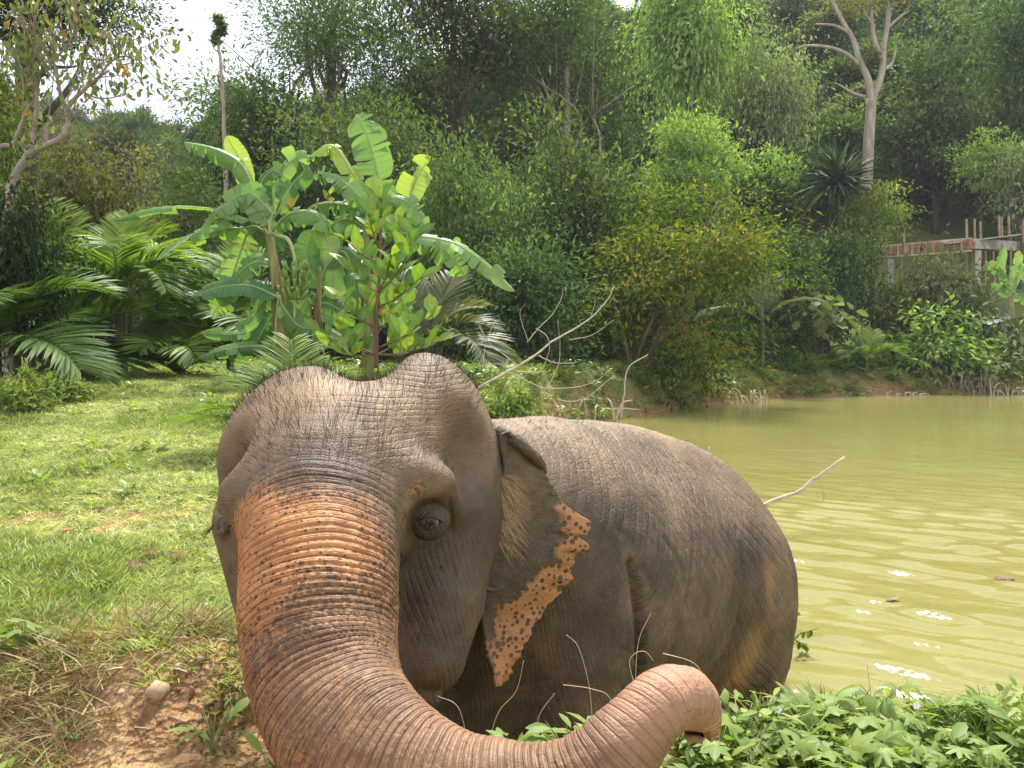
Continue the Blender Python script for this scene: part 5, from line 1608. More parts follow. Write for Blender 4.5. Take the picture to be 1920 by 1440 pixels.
palm('small yellowish palm on the far shore', 1625, 690, 34.6, 0.5, 1.7, [170, 120, 80, 40, 5, 320, 220, 145], [1, 0, 3, 0, 1, 2, 2, 3], None, 0.1)
palm('pale palm beside the column of the building site', 1850, 640, 37.5, 1.2, 2.3, [170, 130, 90, 50, 10, 200, 330], [1, 0, 3, 0, 1, 2, 2], PALM_P, 0.1)

# screw pine on the hillside
c = pt(1572, 440, 42)
t = thing('screw_pine', 'dark screw pine with drooping sword leaves below the bare trunk', 'screw pine', (c[0], 42, gh(c[0], 42)))
org = np.array(t.location)
mb = MB()
hub = pt(1572, 360, 42) - org
tube(mb, catmull([(0, 0, -0.1), hub * 0.5 + np.array((0.1, 0, 0)), hub], 12), np.linspace(0.14, 0.10, 12), 7)
link('trunk', mb.mesh('trunk', [BARK_D]), t)
k = 240
a = rng.random(k) * 6.28; e = np.radians(20 + 75 * rng.random(k))
D = np.stack([np.cos(a) * np.cos(e), np.sin(a) * np.cos(e), np.sin(e)], -1)
mb = MB()
leaves6(mb, hub + 0.12 * rng.standard_normal((k, 3)) + np.array([0, 0, 0.2]), D, np.array((0, 0, 1.0)) + 0.3 * rdir(k), 1.7 + 0.6 * rng.random(k), 0.14, 0.25, None, 0.9)
link('crown', mb.mesh('crown', [leaf_mat('leaf_screw_pine', [(0, (0.03, 0.06, 0.035)), (1, (0.10, 0.15, 0.10))], 0.25, rough=0.6, spec=0.2)]), t)

# far banana at the right edge and a big leaved plant on the shore
c = pt(1900, 640, 38)
t = thing('banana_plant', 'banana plant at the right edge in front of the building site', 'banana plant', (c[0], 38, gh(c[0], 38)), 'banana plants of the far shore')
mb = MB(); org = np.array(t.location)
tube(mb, [(0, 0, 0), (0, 0, 1.2), tuple(pt(1897, 560, 38) - org)], [0.14, 0.12, 0.07], 8)
link('stem', mb.mesh('stem', [STEM]), t)
for i, (pp, hf, ti) in enumerate([([(1897, 550), (1880, 500), (1885, 462)], 13, 0.75), ([(1895, 545), (1860, 500), (1848, 492)], 9, 0.6), ([(1897, 550), (1915, 510), (1935, 490)], 12, 0.6), ([(1895, 555), (1860, 540), (1835, 560)], 10, 0.5), ([(1899, 550), (1905, 500), (1912, 470)], 11, 0.7), ([(1899, 555), (1920, 560), (1940, 590)], 11, 0.45)]):
    banana_leaf(t, pp, 38, hf, (0, -0.9, 0.4), ti, 4, 0.4, None, 90 + i)
c = pt(1540, 640, 35)
t = thing('big_leaf_plant', 'plant with large pale round leaves on the far shore', 'plant', (c[0], 35, gh(c[0], 35)))
org = np.array(t.location)
mb = MB()
tube(mb, [(0, 0, -.1), (0.05, 0, 0.8), (0, 0, 1.6)], [0.05, 0.04, 0.03], 6)
link('stem', mb.mesh('stem', [BARK_D]), t)
bl = ovate(0.5, 0.55, 0.42)
for k in range(80):
    p = pt(1540 + 46 * rng.normal() * .55, 590 + 34 * rng.normal() * .6, 35 + 0.7 * rng.normal()) - org
    o = link('leaf', bl, t, loc=p, rot=(0.4 * rng.normal(), 0.5 + 0.3 * rng.normal(), rng.random() * 6.28), scl=0.8 + 0.4 * rng.random())
    o.material_slots[0].link = 'OBJECT'; o.material_slots[0].material = G_PALE
# ---------------------------------------------------------------- lawn
GRASS = leaf_mat('grass_blade', [(0, (0.14, 0.21, 0.05)), (0.45, (0.31, 0.38, 0.11)), (0.75, (0.52, 0.53, 0.22)), (1, (0.70, 0.63, 0.36))], 0.38, (1.05, 1.15, 0.5), 0.55, spec=0.25, hue=0.012)
STRAW = leaf_mat('dry_straw', [(0, (0.16, 0.10, 0.045)), (0.5, (0.36, 0.26, 0.12)), (1, (0.60, 0.48, 0.26))], 0.2, (1.1, 1.0, 0.7), 0.7)
WEED = leaf_mat('weed_leaf', [(0, (0.08, 0.15, 0.025)), (0.5, (0.17, 0.26, 0.05)), (1, (0.30, 0.40, 0.10))], 0.40, (1.3, 1.25, 0.45), 0.4, spec=0.4)
def tuft(seed, n, h, rad, mat, wid=0.004, lie=0.5, tint=(0.5, 0.25), name='tuft'):
    r = np.random.default_rng(seed)
    a = r.random(n) * 6.28; q = rad * np.sqrt(r.random(n))
    P = np.stack([np.cos(a) * q, np.sin(a) * q, np.zeros(n)], -1)
    b = r.random(n) * 6.28
    D = np.stack([np.cos(b) * lie, np.sin(b) * lie, np.ones(n)], -1) * (0.5 + 0.5 * r.random(n))[:, None]
    D /= np.linalg.norm(D, axis=1)[:, None]
    L = h * (0.5 + 0.8 * r.random(n))[:, None]
    S = np.cross(D, rdir(n, r)); S /= np.linalg.norm(S, axis=1)[:, None]
    w = wid * (0.7 + 0.6 * r.random(n))[:, None]
    bend = np.stack([np.cos(b), np.sin(b), -0.8 * np.ones(n)], -1) * (0.35 * r.random(n))[:, None] * L
    m_ = P + D * L * 0.55 + bend * 0.3
    e = P + D * L + bend
    V = np.stack([P - S * w / 2, P + S * w / 2, m_ + S * w * .4, m_ - S * w * .4, e], 1).reshape(-1, 3)
    i = np.arange(n)[:, None] * 5
    mb = MB()
    mb.add(V, i + np.array([[3, 2, 4]]), i + np.array([[0, 1, 2, 3]]), np.repeat(np.clip(tint[0] + tint[1] * r.standard_normal(n), 0, 1), 5))
    return mb.mesh(name, [mat], False)
tufts = [tuft(1, 34, 0.055, 0.07, GRASS, 0.0045, 1.0, (0.50, 0.25)), tuft(2, 34, 0.045, 0.08, GRASS, 0.0045, 1.6, (0.68, 0.22)), tuft(3, 30, 0.075, 0.06, GRASS, 0.005, 0.8, (0.35, 0.2)), tuft(4, 30, 0.04, 0.09, GRASS, 0.005, 2.2, (0.85, 0.2))]
r = np.random.default_rng(5)
N0 = 60000
yy = 2.35 * (18 / 2.35) ** (r.random(N0) ** 0.85)
xx = (r.random(N0) * 0.84 - 0.72) * yy
bm = smooth(2.78, 2.48, yy + 0.16 * fbm(np.stack([xx, yy, 0 * xx], -1), 2.2, 3)) * smooth(0.9, -0.4, xx)
pdv = -pond_dist(xx, yy)
patch = smooth(0.5, 0.1, np.hypot((xx + 2.55) / 1.3, (yy - 4.35) / 0.5) - 0.55 + 0.3 * fbm(np.stack([xx, yy, 0 * xx], -1), 2.0, 3))
ok = (pdv > 0.12) & (r.random(N0) > 0.93 * bm) & (r.random(N0) > 0.8 * patch)
xx, yy = xx[ok], yy[ok]
zz = ground_h(xx, yy)
P = np.stack([xx, yy, zz - 0.004], -1)
green = fbm(P, 0.9, 3) + 0.55 * smooth(3.6, 2.7, yy) + 0.35 * smooth(11, 15, yy)
pr = r.random(len(xx))
idx = np.where(green > 0.25, np.where(pr < .6, 2, 0), np.where(green > -0.25, np.where(pr < .5, 0, np.where(pr < .85, 1, 3)), np.where(pr < .55, 1, np.where(pr < .85, 3, 0))))
sc = (0.55 + 0.5 * r.random(len(xx))) * (0.75 + 0.085 * yy)
tag(scatter('lawn_grass', P, np.stack([0.15 * r.standard_normal(len(xx)), 0.15 * r.standard_normal(len(xx)), 6.28 * r.random(len(xx))], -1), sc, idx, tufts), 'short sunlit grass of the lawn on the left bank', 'grass', kind='stuff')

# dry matted grass on the worn slope
dry = [tuft(11, 26, 0.10, 0.09, STRAW, 0.0045, 2.6, (0.45, 0.3)), tuft(12, 20, 0.14, 0.06, STRAW, 0.004, 1.5, (0.5, 0.3)), tuft(13, 24, 0.08, 0.07, GRASS, 0.005, 1.2, (0.3, 0.25))]
N0 = 2600
xx = -1.75 + 1.5 * r.random(N0); yy = 1.85 + 0.95 * r.random(N0)
P2 = np.stack([xx, yy, 0 * xx], -1)
lip = np.exp(-((yy - (2.60 - 0.06 * fbm(P2, 2.2, 2))) / 0.06) ** 2)
leftm = smooth(-1.15, -1.42, xx + 0.15 * fbm(P2, 4, 2))
low = smooth(-0.85, -0.7, xx) * smooth(2.25, 2.05, yy)
ok = r.random(N0) < np.clip(0.38 * lip + 0.26 * leftm + 0.18 * low + 0.006, 0, 1)
xx, yy = xx[ok], yy[ok]
P = np.stack([xx, yy, ground_h(xx, yy) - 0.003], -1)
pr = r.random(len(xx))
idx = np.where((xx > -0.85) & (yy < 2.25), np.where(pr < .8, 2, 1), np.where(pr < .6, 0, np.where(pr < .82, 1, 2)))
tag(scatter('dry_grass', P, np.stack([0.3 * r.standard_normal(len(xx)), 0.3 * r.standard_normal(len(xx)), 6.28 * r.random(len(xx))], -1), 0.55 + 0.7 * r.random(len(xx)), idx, dry), 'matted dry grass and roots hanging over the bare earth slope', 'dry grass', kind='stuff')
# weeds of the lawn
def sprig(seed, n, L, W, h, rad, mat=WEED, up=0.5, t0=0.5):
    r = np.random.default_rng(seed)
    a = r.random(n) * 6.28
    q = rad * r.random(n)
    P = np.stack([np.cos(a) * q, np.sin(a) * q, h * (0.15 + 0.85 * r.random(n))], -1)
    D = np.stack([np.cos(a), np.sin(a), up * np.ones(n)], -1) + 0.4 * rdir(n, r)
    mb = MB()
    leaves6(mb, P, D, np.array((0, 0, 1.0)) + 0.35 * rdir(n, r), L * (0.6 + 0.8 * r.random(n)), W * (0.7 + 0.6 * r.random(n)), 0.15, np.clip(t0 + 0.25 * r.standard_normal(n), 0, 1), 0.3)
    return mb.mesh('sprig', [mat])
weeds = [sprig(1, 14, 0.05, 0.028, 0.05, 0.06), sprig(2, 10, 0.08, 0.03, 0.09, 0.05), sprig(3, 22, 0.035, 0.02, 0.06, 0.10), sprig(4, 16, 0.09, 0.05, 0.12, 0.08, t0=0.6)]
N0 = 1500
yy = 2.6 * (16 / 2.6) ** r.random(N0)
xx = (r.random(N0) * 0.76 - 0.7) * yy
dens = np.clip(0.10 + 0.9 * smooth(0.1, 0.6, fbm(np.stack([xx, yy, 0 * xx], -1), 0.8, 3)) + 0.9 * smooth(0.9, 0.2, -pond_dist(xx, yy)) + 0.9 * smooth(-0.5, -0.6, xx / yy) * smooth(7, 9, yy), 0, 1)
ok = (-pond_dist(xx, yy) > 0.05) & (r.random(N0) < dens) & ((yy > 2.75) | (xx > 0))
xx, yy = xx[ok], yy[ok]
P = np.stack([xx, yy, ground_h(xx, yy)], -1)
tag(scatter('lawn_weeds', P, np.stack([0 * xx, 0 * xx, 6.28 * r.random(len(xx))], -1), (0.35 + 0.5 * r.random(len(xx))) * (0.6 + 0.07 * yy), r.integers(0, 4, len(xx)), weeds), 'low leafy weeds growing through the lawn', 'weeds', kind='stuff')

# fallen leaves and pebbles
def rock(seed, n=2, s=(1, 0.8, 0.6)):
    import bmesh
    bm = bmesh.new()
    bmesh.ops.create_icosphere(bm, subdivisions=n, radius=1)
    V = np.array([v.co for v in bm.verts]); F = np.array([[v.index for v in f.verts] for f in bm.faces]); bm.free()
    V = V * (1 + 0.28 * vnoise(V, 1.1, seed * 3.7)[:, None] + 0.10 * vnoise(V, 2.7, seed)[:, None])
    rr = np.random.default_rng(seed)
    for _ in range(5):          # flat facets
        d = rdir(1, rr)[0]
        h = V @ d; lim = 0.72
        V = V - np.maximum(h - lim, 0)[:, None] * d
    return V * np.array(s), F
STONE = solid_mat('tan_stone', (0.36, 0.24, 0.13), (0.60, 0.45, 0.29), 9, 0.85, 0.4)
STONE_R = solid_mat('red_stone', (0.25, 0.12, 0.08), (0.38, 0.20, 0.14), 9, 0.8, 0.4)
STONE_G = solid_mat('brown_stone', (0.24, 0.16, 0.10), (0.40, 0.29, 0.19), 9, 0.85, 0.4)
pebs = []
for k in range(4):
    V, F = rock(30 + k, 1)
    pebs.append(mk_mesh('pebble', V, F, None, True, [(STONE, STONE_G, STONE, STONE_R)[k]]))
N0 = 1500
xx = -1.45 + 1.3 * r.random(N0); yy = 1.9 + 0.75 * r.random(N0)
P = np.stack([xx, yy, ground_h(xx, yy)], -1)
tag(scatter('gravel', P, 6.28 * r.random((N0, 3)), 0.0025 + 0.010 * r.random(N0) ** 3, r.integers(0, 4, N0), pebs), 'loose crumbs of earth and small stones on the bare slope', 'gravel', kind='stuff')
def on_ground(px, py):
    """where the ray of a photograph pixel meets the ground"""
    a = pt(px, py, 1.0) - np.array((0, 0, CAMZ))
    d = np.linspace(1.2, 16, 3000)
    h = ground_h(a[0] * d, d)
    i = np.argmax(CAMZ + a[2] * d <= h)
    return np.array((a[0] * d[i], d[i], h[i]))
for px, py, w, asp, mt, lab, sd in ((296, 1302, 27, (1, .8, .72), STONE, 'largest pale tan stone on the bare slope', 1), (184, 1294, 13, (1, .9, .7), STONE_G, 'round brown stone on the slope left of the largest stone', 2),
                                   (202, 1301, 7, (1, .8, .7), STONE, 'small tan stone touching the round brown stone', 3), (252, 1276, 11, (1, .8, .8), STONE_R, 'purple brown stone above the largest stone', 4),
                                   (361, 1299, 10, (.7, .6, 1.1), STONE_R, 'upright brick red stone right of the largest stone', 5), (336, 1251, 10, (1, .8, .7), STONE, 'flat pale stone near the top of the bare slope', 6),
                                   (298, 1232, 8, (1, .8, .8), STONE_G, 'small brown stone at the turf lip of the slope', 7), (247, 1318, 8, (.8, .8, 1.2), STONE, 'small upright tan stone left below the largest stone', 8),
                                   (375, 1238, 9, (1.2, .8, .6), STONE, 'flat tan stone at the foot of the trunk side of the slope', 9), (392, 1320, 9, (1.2, .8, .6), STONE_G, 'flat brown stone low on the slope beside the trunk', 10),
                                   (228, 1300, 8, (1, .8, .6), STONE, 'small tan stone between the round stone and the largest stone', 11)):
    c = on_ground(px, py)
    V, F = rock(sd, 3, np.array(asp) * w / ppm(c[1]))
    o = link('stone', mk_mesh('stone', V, F, None, True, [mt]), loc=c + np.array((0, 0, 0.25 * w / ppm(c[1]))), rot=(0.2, 0.1, sd))
    tag(o, lab, 'stone', 'stones on the bare slope')

# purple leaved seedlings and a twig in the lawn
PURP = leaf_mat('purple_leaf', [(0, (0.10, 0.035, 0.03)), (1, (0.26, 0.10, 0.08))], 0.3, (1.2, 0.8, 0.7), 0.5)
for px, py, lab in ((286, 1040, 'purple leaved seedling in the lawn, the topmost of three'), (330, 1046, 'purple leaved seedling in the lawn nearest to the elephant'), (254, 1066, 'purple leaved seedling in the lawn, the lowest of three')):
    c = on_ground(px, py + 14)
    t = thing('seedling', lab, 'seedling', c, 'purple seedlings in the lawn')
    mb = MB(); tube(mb, [(0, 0, 0), (0.004, 0, 0.03), (0, 0, 0.055)], [0.002, 0.0015, 0.001], 4)
    link('stem', mb.mesh('stem', [BARK_R]), t)
    a = np.linspace(0, 6.28, 6)[:-1]
    for q in a:
        mb = MB(); leaves6(mb, np.array([(0, 0, 0.055)]), np.array([(math.cos(q), math.sin(q), 0.1)]), np.array([(0, 0, 1.0)]), 0.055, 0.02, 0.1, np.array([rng.random()]), 0.25)
        link('leaf', mb.mesh('leaf', [PURP]), t)

# ---------------------------------------------------------------- foreground creepers
VINE = leaf_mat('vine_leaf', [(0, (0.09, 0.165, 0.035)), (0.45, (0.20, 0.29, 0.07)), (0.8, (0.31, 0.40, 0.11)), (1, (0.46, 0.50, 0.14))], 0.42, (1.2, 1.25, 0.45), 0.5, spec=0.25, brown=22.0)
VSTEM = solid_mat('vine_stem', (0.14, 0.20, 0.06), (0.26, 0.28, 0.12), 20, 0.6, 0.1)
def lobed(lobes, L, tint, depth=0.45, seed=0):
    """palmately lobed leaf as a fan of pleated triangles around the stalk"""
    r = np.random.default_rng(seed)
    k = lobes * 4
    a = np.linspace(-2.45, 2.45, k + 1)
    ph = (a + 2.45) / 4.9 * lobes
    f = np.abs((ph % 1) - 0.5) * 2          # 0 at a lobe tip
    rad = L * (1 - depth * f ** 0.8) * (0.62 + 0.38 * np.cos(a * 0.55)) * (1 + 0.06 * r.standard_normal(k + 1))
    V = [(0, 0, 0)]
    tn = [min(1, tint + 0.15)]
    for q in (0.5, 1.0):
        for i in range(k + 1):
            rr = rad[i] * q
            V.append((rr * math.cos(a[i]), rr * math.sin(a[i]), 0.10 * L * (f[i] - 0.5) * q - 0.28 * L * q * q * (0.4 + 0.6 * r.random() * 0.5)))
            tn.append(tint + (0.10 if f[i] < 0.1 else -0.03))
    T = [(0, 1 + i, 2 + i) for i in range(k)]
    Q = [(1 + i, k + 2 + i, k + 3 + i, 2 + i) for i in range(k)]
    mb = MB(); mb.add(V, T, Q, np.clip(tn, 0, 1))
    return mb.mesh('leaf', [VINE])
LOB = [lobed(5, 0.050, 0.45, 0.42, 1), lobed(5, 0.060, 0.6, 0.5, 2), lobed(3, 0.050, 0.35, 0.35, 3), lobed(7, 0.055, 0.7, 0.55, 4)]
def simple_leaf(L, W, tint):
    mb = MB(); leaves6(mb, np.zeros((1, 3)), np.array([(1.0, 0, 0)]), np.array([(0, 0, 1.0)]), L, W, 0.2, np.array([tint]), 0.25)
    return mb.mesh('leaf', [VINE])
SIM = [simple_leaf(0.060, 0.030, 0.4), simple_leaf(0.075, 0.032, 0.6), simple_leaf(0.085, 0.018, 0.75)]
def creeper(label, px, py, h, n, kinds, spread=0.10, d=None, group='creepers at the pond edge', scale=1.0, seed=0):
    rr = np.random.default_rng(seed + 400)
    c = on_ground(px, py) if d is None else np.array((pt(px, py, d)[0], d, gh(pt(px, py, d)[0], d)))
    t = thing('creeper', label, 'creeper', c, group)
    mb = MB()
    for k in range(n):
        a = rr.random() * 6.28
        q = spread * (0.25 + 0.75 * rr.random())
        e = np.array((q * math.cos(a), q * math.sin(a), h * (0.45 + 0.6 * rr.random())))
        tube(mb, catmull([(0, 0, -0.01), e * np.array((0.4, 0.4, 0.65)), e], 6), np.linspace(0.0022, 0.0012, 6), 4)
        src = kinds[rr.integers(len(kinds))]
        tilt = 0.35 * rr.standard_normal(2)
        link('leaf', src, t, loc=e, rot=(tilt[0] + 0.15, tilt[1] - 0.1, a + 0.6 * rr.normal()), scl=scale * (0.6 + 0.65 * rr.random()))
    link('stem', mb.mesh('stem', [VSTEM]), t)
    return t
names = ['creeper of lobed leaves touching the curled trunk tip', 'creeper of lobed leaves below the elephant hind leg', 'lobed creeper at the water edge right of the hind leg', 'tallest pointed leaved creeper standing against the glinting water', 'lobed creeper in the middle of the right bank',
         'narrow leaved creeper just right of the trunk tip', 'creeper with broad leaves low in front of the right bank', 'lobed creeper at the bottom edge under the trunk tip', 'upright bright leaved creeper on the right bank near the water', 'lobed creeper at the lower right corner',
         'creeper at the far right end of the bank', 'dense lobed creeper between the tall pointed one and the right end', 'small creeper at the bottom edge of the right bank', 'oval leaved creeper near the right end of the bank', 'low lobed creeper behind the white flower', 'creeper spreading at the bottom between trunk and corner',
         'creeper of grassy leaves beside the trunk curl', 'big lobed creeper at the bottom centre of the right bank', 'wispy creeper over the water at the far right', 'lobed creeper just left of the lower right corner']
spots = [(1380, 1350, .16, 9, LOB), (1470, 1335, .13, 11, LOB), (1560, 1335, .13, 11, LOB), (1650, 1370, .20, 9, SIM), (1600, 1390, .12, 12, LOB), (1400, 1400, .14, 10, SIM), (1530, 1430, .12, 12, LOB[:2]), (1350, 1440, .12, 10, LOB), (1780, 1385, .17, 9, SIM),
         (1860, 1450, .13, 12, LOB), (1890, 1400, .14, 10, LOB), (1730, 1390, .12, 12, LOB), (1680, 1450, .11, 11, LOB), (1840, 1410, .14, 9, SIM[:2]), (1490, 1370, .10, 12, LOB), (1590, 1470, .12, 12, LOB), (1440, 1370, .15, 9, [SIM[2]]), (1640, 1430, .11, 13, LOB), (1930, 1395, .16, 8, SIM), (1780, 1450, .11, 13, LOB)]
for k, (nm, (px, py, h, n, kd)) in enumerate(zip(names, spots)):
    creeper(nm, px, py, h * 0.72, n, kd, 0.11, None, seed=k)
for k, (nm, px, py, h, n, kd) in enumerate([('lobed creeper behind the trunk below the ear tip', 915, 1400, .11, 9, LOB), ('creeper with the biggest star shaped leaves behind the trunk', 960, 1405, .10, 8, LOB[:2]), ('leafy creeper behind the middle of the trunk', 1060, 1400, .12, 13, SIM[:2]), ('bright creeper against the foreleg behind the trunk', 1110, 1385, .15, 10, SIM[:2] + LOB[2:3]), ('small creeper below the jaw behind the trunk', 870, 1390, .07, 7, LOB)]):
    creeper(nm, px, py, h * 0.7, n, kd, 0.08, 1.93, seed=50 + k)
creeper('lobed bright green weed on the turf lip at the left', 45, 1225, 0.10, 7, LOB[:2], 0.07, seed=70, group='weeds of the left bank')
creeper('narrow leaved weed clump beside the trunk at the bottom left', 400, 1420, 0.10, 14, SIM, 0.10, seed=71, group='weeds of the left bank')
creeper('narrow leaved weed clump in the bottom left corner', 60, 1430, 0.08, 9, SIM, 0.09, seed=72, group='weeds of the left bank')
creeper('thin bladed weed against the left flank of the trunk', 440, 1345, 0.10, 8, [SIM[2]], 0.05, seed=73, group='weeds of the left bank')
# filler leaves under the creepers
fill = [sprig(21, 16, 0.036, 0.018, 0.04, 0.07, VINE), sprig(22, 12, 0.042, 0.024, 0.045, 0.07, VINE, 0.3, 0.6), tuft(23, 20, 0.09, 0.05, GRASS, 0.005, 0.8, (0.3, 0.2))]
N0 = 1150
yy = 1.55 + 1.35 * r.random(N0); xx = -0.15 + 2.3 * r.random(N0)
dd = -pond_dist(xx, yy)
# nothing grows through the trunk
tdist = np.min(np.linalg.norm(TC[None, :, :2] - np.stack([xx, yy], -1)[:, None, :], axis=2), axis=1) if 'TC' in globals() else np.ones(N0)
ok = (dd > -0.03) & (tdist > 0.15) & ((xx > 0.38) | (yy > 1.75)) & ((xx > 0.42) | (r.random(N0) < 0.35))
xx, yy = xx[ok], yy[ok]
P = np.stack([xx, yy, np.maximum(ground_h(xx, yy), 0.0)], -1)
tag(scatter('bank_ground_cover', P, np.stack([0.2 * r.standard_normal(len(xx)), 0.2 * r.standard_normal(len(xx)), 6.28 * r.random(len(xx))], -1), 0.65 + 0.65 * r.random(len(xx)), r.choice(3, len(xx), p=[.36, .30, .34]), fill), 'dense low leaves covering the near bank on the right', 'ground cover', kind='stuff')

# dry stalks arching before the elephant
DRY = solid_mat('dry_stalk', (0.42, 0.32, 0.18), (0.62, 0.52, 0.34), 30, 0.7, 0.1)
for k, (pp, d, lab) in enumerate([
    ([(1112, 1380), (1105, 1290), (1085, 1215), (1062, 1190)], 2.0, 'tall dry grass stalk crossing the foreleg'), ([(915, 1395), (935, 1335), (968, 1295), (982, 1238)], 2.0, 'dry stalk leaning right under the ear tip'),
    ([(1205, 1330), (1181, 1250), (1190, 1226), (1210, 1222), (1226, 1240)], 1.85, 'looped dry stalk above the trunk curl'), ([(1243, 1225), (1300, 1243), (1325, 1280), (1346, 1325), (1350, 1400)], 1.75, 'dry stalk arching over the trunk tip'),
    ([(1056, 1284), (1110, 1292), (1145, 1312), (1160, 1390)], 1.95, 'bent dry stalk low on the foreleg'), ([(820, 1305), (858, 1325), (875, 1385), (878, 1420)], 2.0, 'thin stalk hanging past the jaw'),
    ([(1190, 1330), (1196, 1210), (1220, 1150)], 2.0, 'thin straight stalk before the flank fold'), ([(1640, 1360), (1630, 1280), (1625, 1240)], 2.3, 'upright seed stalk against the water'),
    ([(1705, 1370), (1704, 1290), (1690, 1262), (1670, 1258)], 2.3, 'hooked dry stalk against the water'), ([(1860, 1390), (1885, 1330), (1888, 1280)], 2.3, 'thin stalk against the water at the far right'), ([(1003, 1390), (1012, 1340), (1040, 1300)], 2.0, 'short grass stalk behind the middle of the trunk')]):
    C = catmull([pt(a, b, d) for a, b in pp], 24)
    o0 = C[0].copy() if C[0, 2] < C[-1, 2] else C[-1].copy()
    mb = MB(); tube(mb, C - o0, np.linspace(0.0011, 0.0007, 24), 5)
    tag(link('dry_stalk', mb.mesh('dry_stalk', [DRY]), loc=o0), lab, 'stalk', 'dry stalks at the near bank')
# small white flowers
WHITE = solid_mat('white_petal', (0.75, 0.73, 0.78), (0.82, 0.8, 0.84), 20, 0.6, 0.05)
for px, py, d, lab in ((1458, 1330, 2.12, 'white flower among the creepers below the hind leg'), (1718, 1322, 2.2, 'white flower on the creepers against the water')):
    c = pt(px, py, d)
    t = thing('flower', lab, 'flower', (c[0], c[1], c[2] - 0.12), 'white creeper flowers')
    mb = MB(); tube(mb, [(0, 0, 0), (0.004, 0, 0.06), (0, 0, 0.12)], [0.0016, 0.0014, 0.0012], 4); link('stem', mb.mesh('stem', [VSTEM]), t)
    for q in np.linspace(0, 6.28, 6)[:-1]:
        mb = MB(); leaves6(mb, np.array([(0, 0, 0.12)]), np.array([(math.cos(q), -0.5 + 0.3 * math.sin(q), math.sin(q))]), np.array([(0, -1.0, 0.4)]), 0.012, 0.011, 0.1, None, 0.2)
        link('petal', mb.mesh('petal', [WHITE]), t)
# ---------------------------------------------------------------- building site on the far slope
D0 = 46.0
c = pt(1800, 560, D0)
site = thing('building_site', 'unfinished concrete frame with orange timber formwork and bare posts', 'building', (c[0], D0, gh(c[0], D0)))
org = np.array(site.location)
TIMB = solid_mat('orange_formwork', (0.36, 0.16, 0.08), (0.52, 0.27, 0.15), 3, 0.85, 0.2)
TIMB_P = solid_mat('pale_timber', (0.38, 0.28, 0.19), (0.60, 0.48, 0.36), 3, 0.85, 0.2)
CONC = solid_mat('raw_concrete', (0.30, 0.29, 0.27), (0.48, 0.46, 0.43), 2, 0.9, 0.2)
POLE = solid_mat('scaffold_pole', (0.20, 0.14, 0.08), (0.42, 0.32, 0.20), 4, 0.8, 0.2)
def bar(name, a, b, w, h, mat, par=None):
    """squared bar between two photograph points"""
    a, b = pt(*a) - org, pt(*b) - org
    L = np.linalg.norm(b - a)
    x = (b - a) / L
    zv = np.array((0, 0, 1.0)) if abs(x[2]) < 0.9 else np.array((0, 1.0, 0))
    yv = np.cross(zv, x); yv /= np.linalg.norm(yv); zv = np.cross(x, yv)
    V = np.array([a + x * L * i + yv * w / 2 * j + zv * h / 2 * k for i in (0, 1) for j in (-1, 1) for k in (-1, 1)])
    mb = MB(); mb.add(V, None, [(0, 1, 3, 2), (4, 6, 7, 5), (0, 4, 5, 1), (2, 3, 7, 6), (0, 2, 6, 4), (1, 5, 7, 3)])
    return link(name, mb.mesh(name, [mat], False), par or site)
def lerp2(a, b, t):
    return tuple(np.array(a) * (1 - t) + np.array(b) * t)
L0, L1 = (1650, 471, 47.5), (1822, 457, 45.0)          # the long face of the deck
R0, R1 = (1822, 457, 45.0), (1935, 463, 51.0)          # the face that turns away
bar('edge_beam', L0, L1, 0.25, 0.55, CONC)
bar('edge_beam', (1824, 457, 45.1), R1, 0.25, 0.55, CONC)
for f0, f1, nb_, dy, dx in ((L0, L1, 16, -0.16, 0), (R0, R1, 9, -0.3, -6)):
    for k in range(nb_):
        a, b = lerp2(f0, f1, (k + 0.05) / nb_), lerp2(f0, f1, (k + 0.95) / nb_)
        j = rng.normal() * 0.7
        bar('board', (a[0] + dx, a[1] + j, a[2] + dy), (b[0] + dx, b[1] + j, b[2] + dy), 0.05, 0.50 + 0.06 * rng.random(), TIMB if rng.random() < 0.75 else TIMB_P)
for k in range(13):
    a = lerp2(L0, L1, (k + 0.5) / 13)
    bar('cleat', (a[0], a[1] - 9, a[2] - 0.24), (a[0], a[1] + 10, a[2] - 0.24), 0.07, 0.07, TIMB_P)
bar('rail', (1648, 462, 47.2), (1822, 447, 44.7), 0.06, 0.10, TIMB_P)
bar('rail', (1655, 482, 47.2), (1822, 470, 44.7), 0.06, 0.10, TIMB_P)
bar('roof_sheet', (1765, 458, 45.2), (1905, 441, 46.5), 0.9, 0.06, CONC)
for k in range(7):
    a = lerp2(R0, R1, (k + 0.3) / 7)
    bar('rafter', (a[0] - 3, a[1] - 9, a[2] - 0.3), (a[0] + 12, a[1] + 9, a[2] - 0.5), 0.06, 0.10, TIMB_P)
for x, y0, y1, w in ((1660, 438, 466, .10), (1694, 437, 463, .12), (1812, 411, 458, .11), (1827, 410, 456, .09), (1838, 415, 455, .09), (1873, 405, 447, .10), (1878, 406, 447, .08), (1891, 405, 446, .10), (1918, 415, 455, .10)):
    bar('post', (x, y0, 46), (x + 1, y1, 46), w, w, POLE)
for x, y0, y1, w in ((1757, 478, 540, .09), (1785, 474, 560, .12), (1812, 472, 560, .10), (1848, 470, 560, .08), (1862, 470, 560, .08), (1875, 470, 560, .12), (1895, 470, 560, .10), (1735, 480, 540, .09), (1712, 482, 530, .09), (1690, 482, 530, .09)):
    bar('prop', (x, y0, 46.6), (x + rng.normal() * 2, y1, 46.6), w, w, POLE)
bar('column', (1831, 470, 45.6), (1831, 620, 45.6), 0.34, 0.34, CONC)
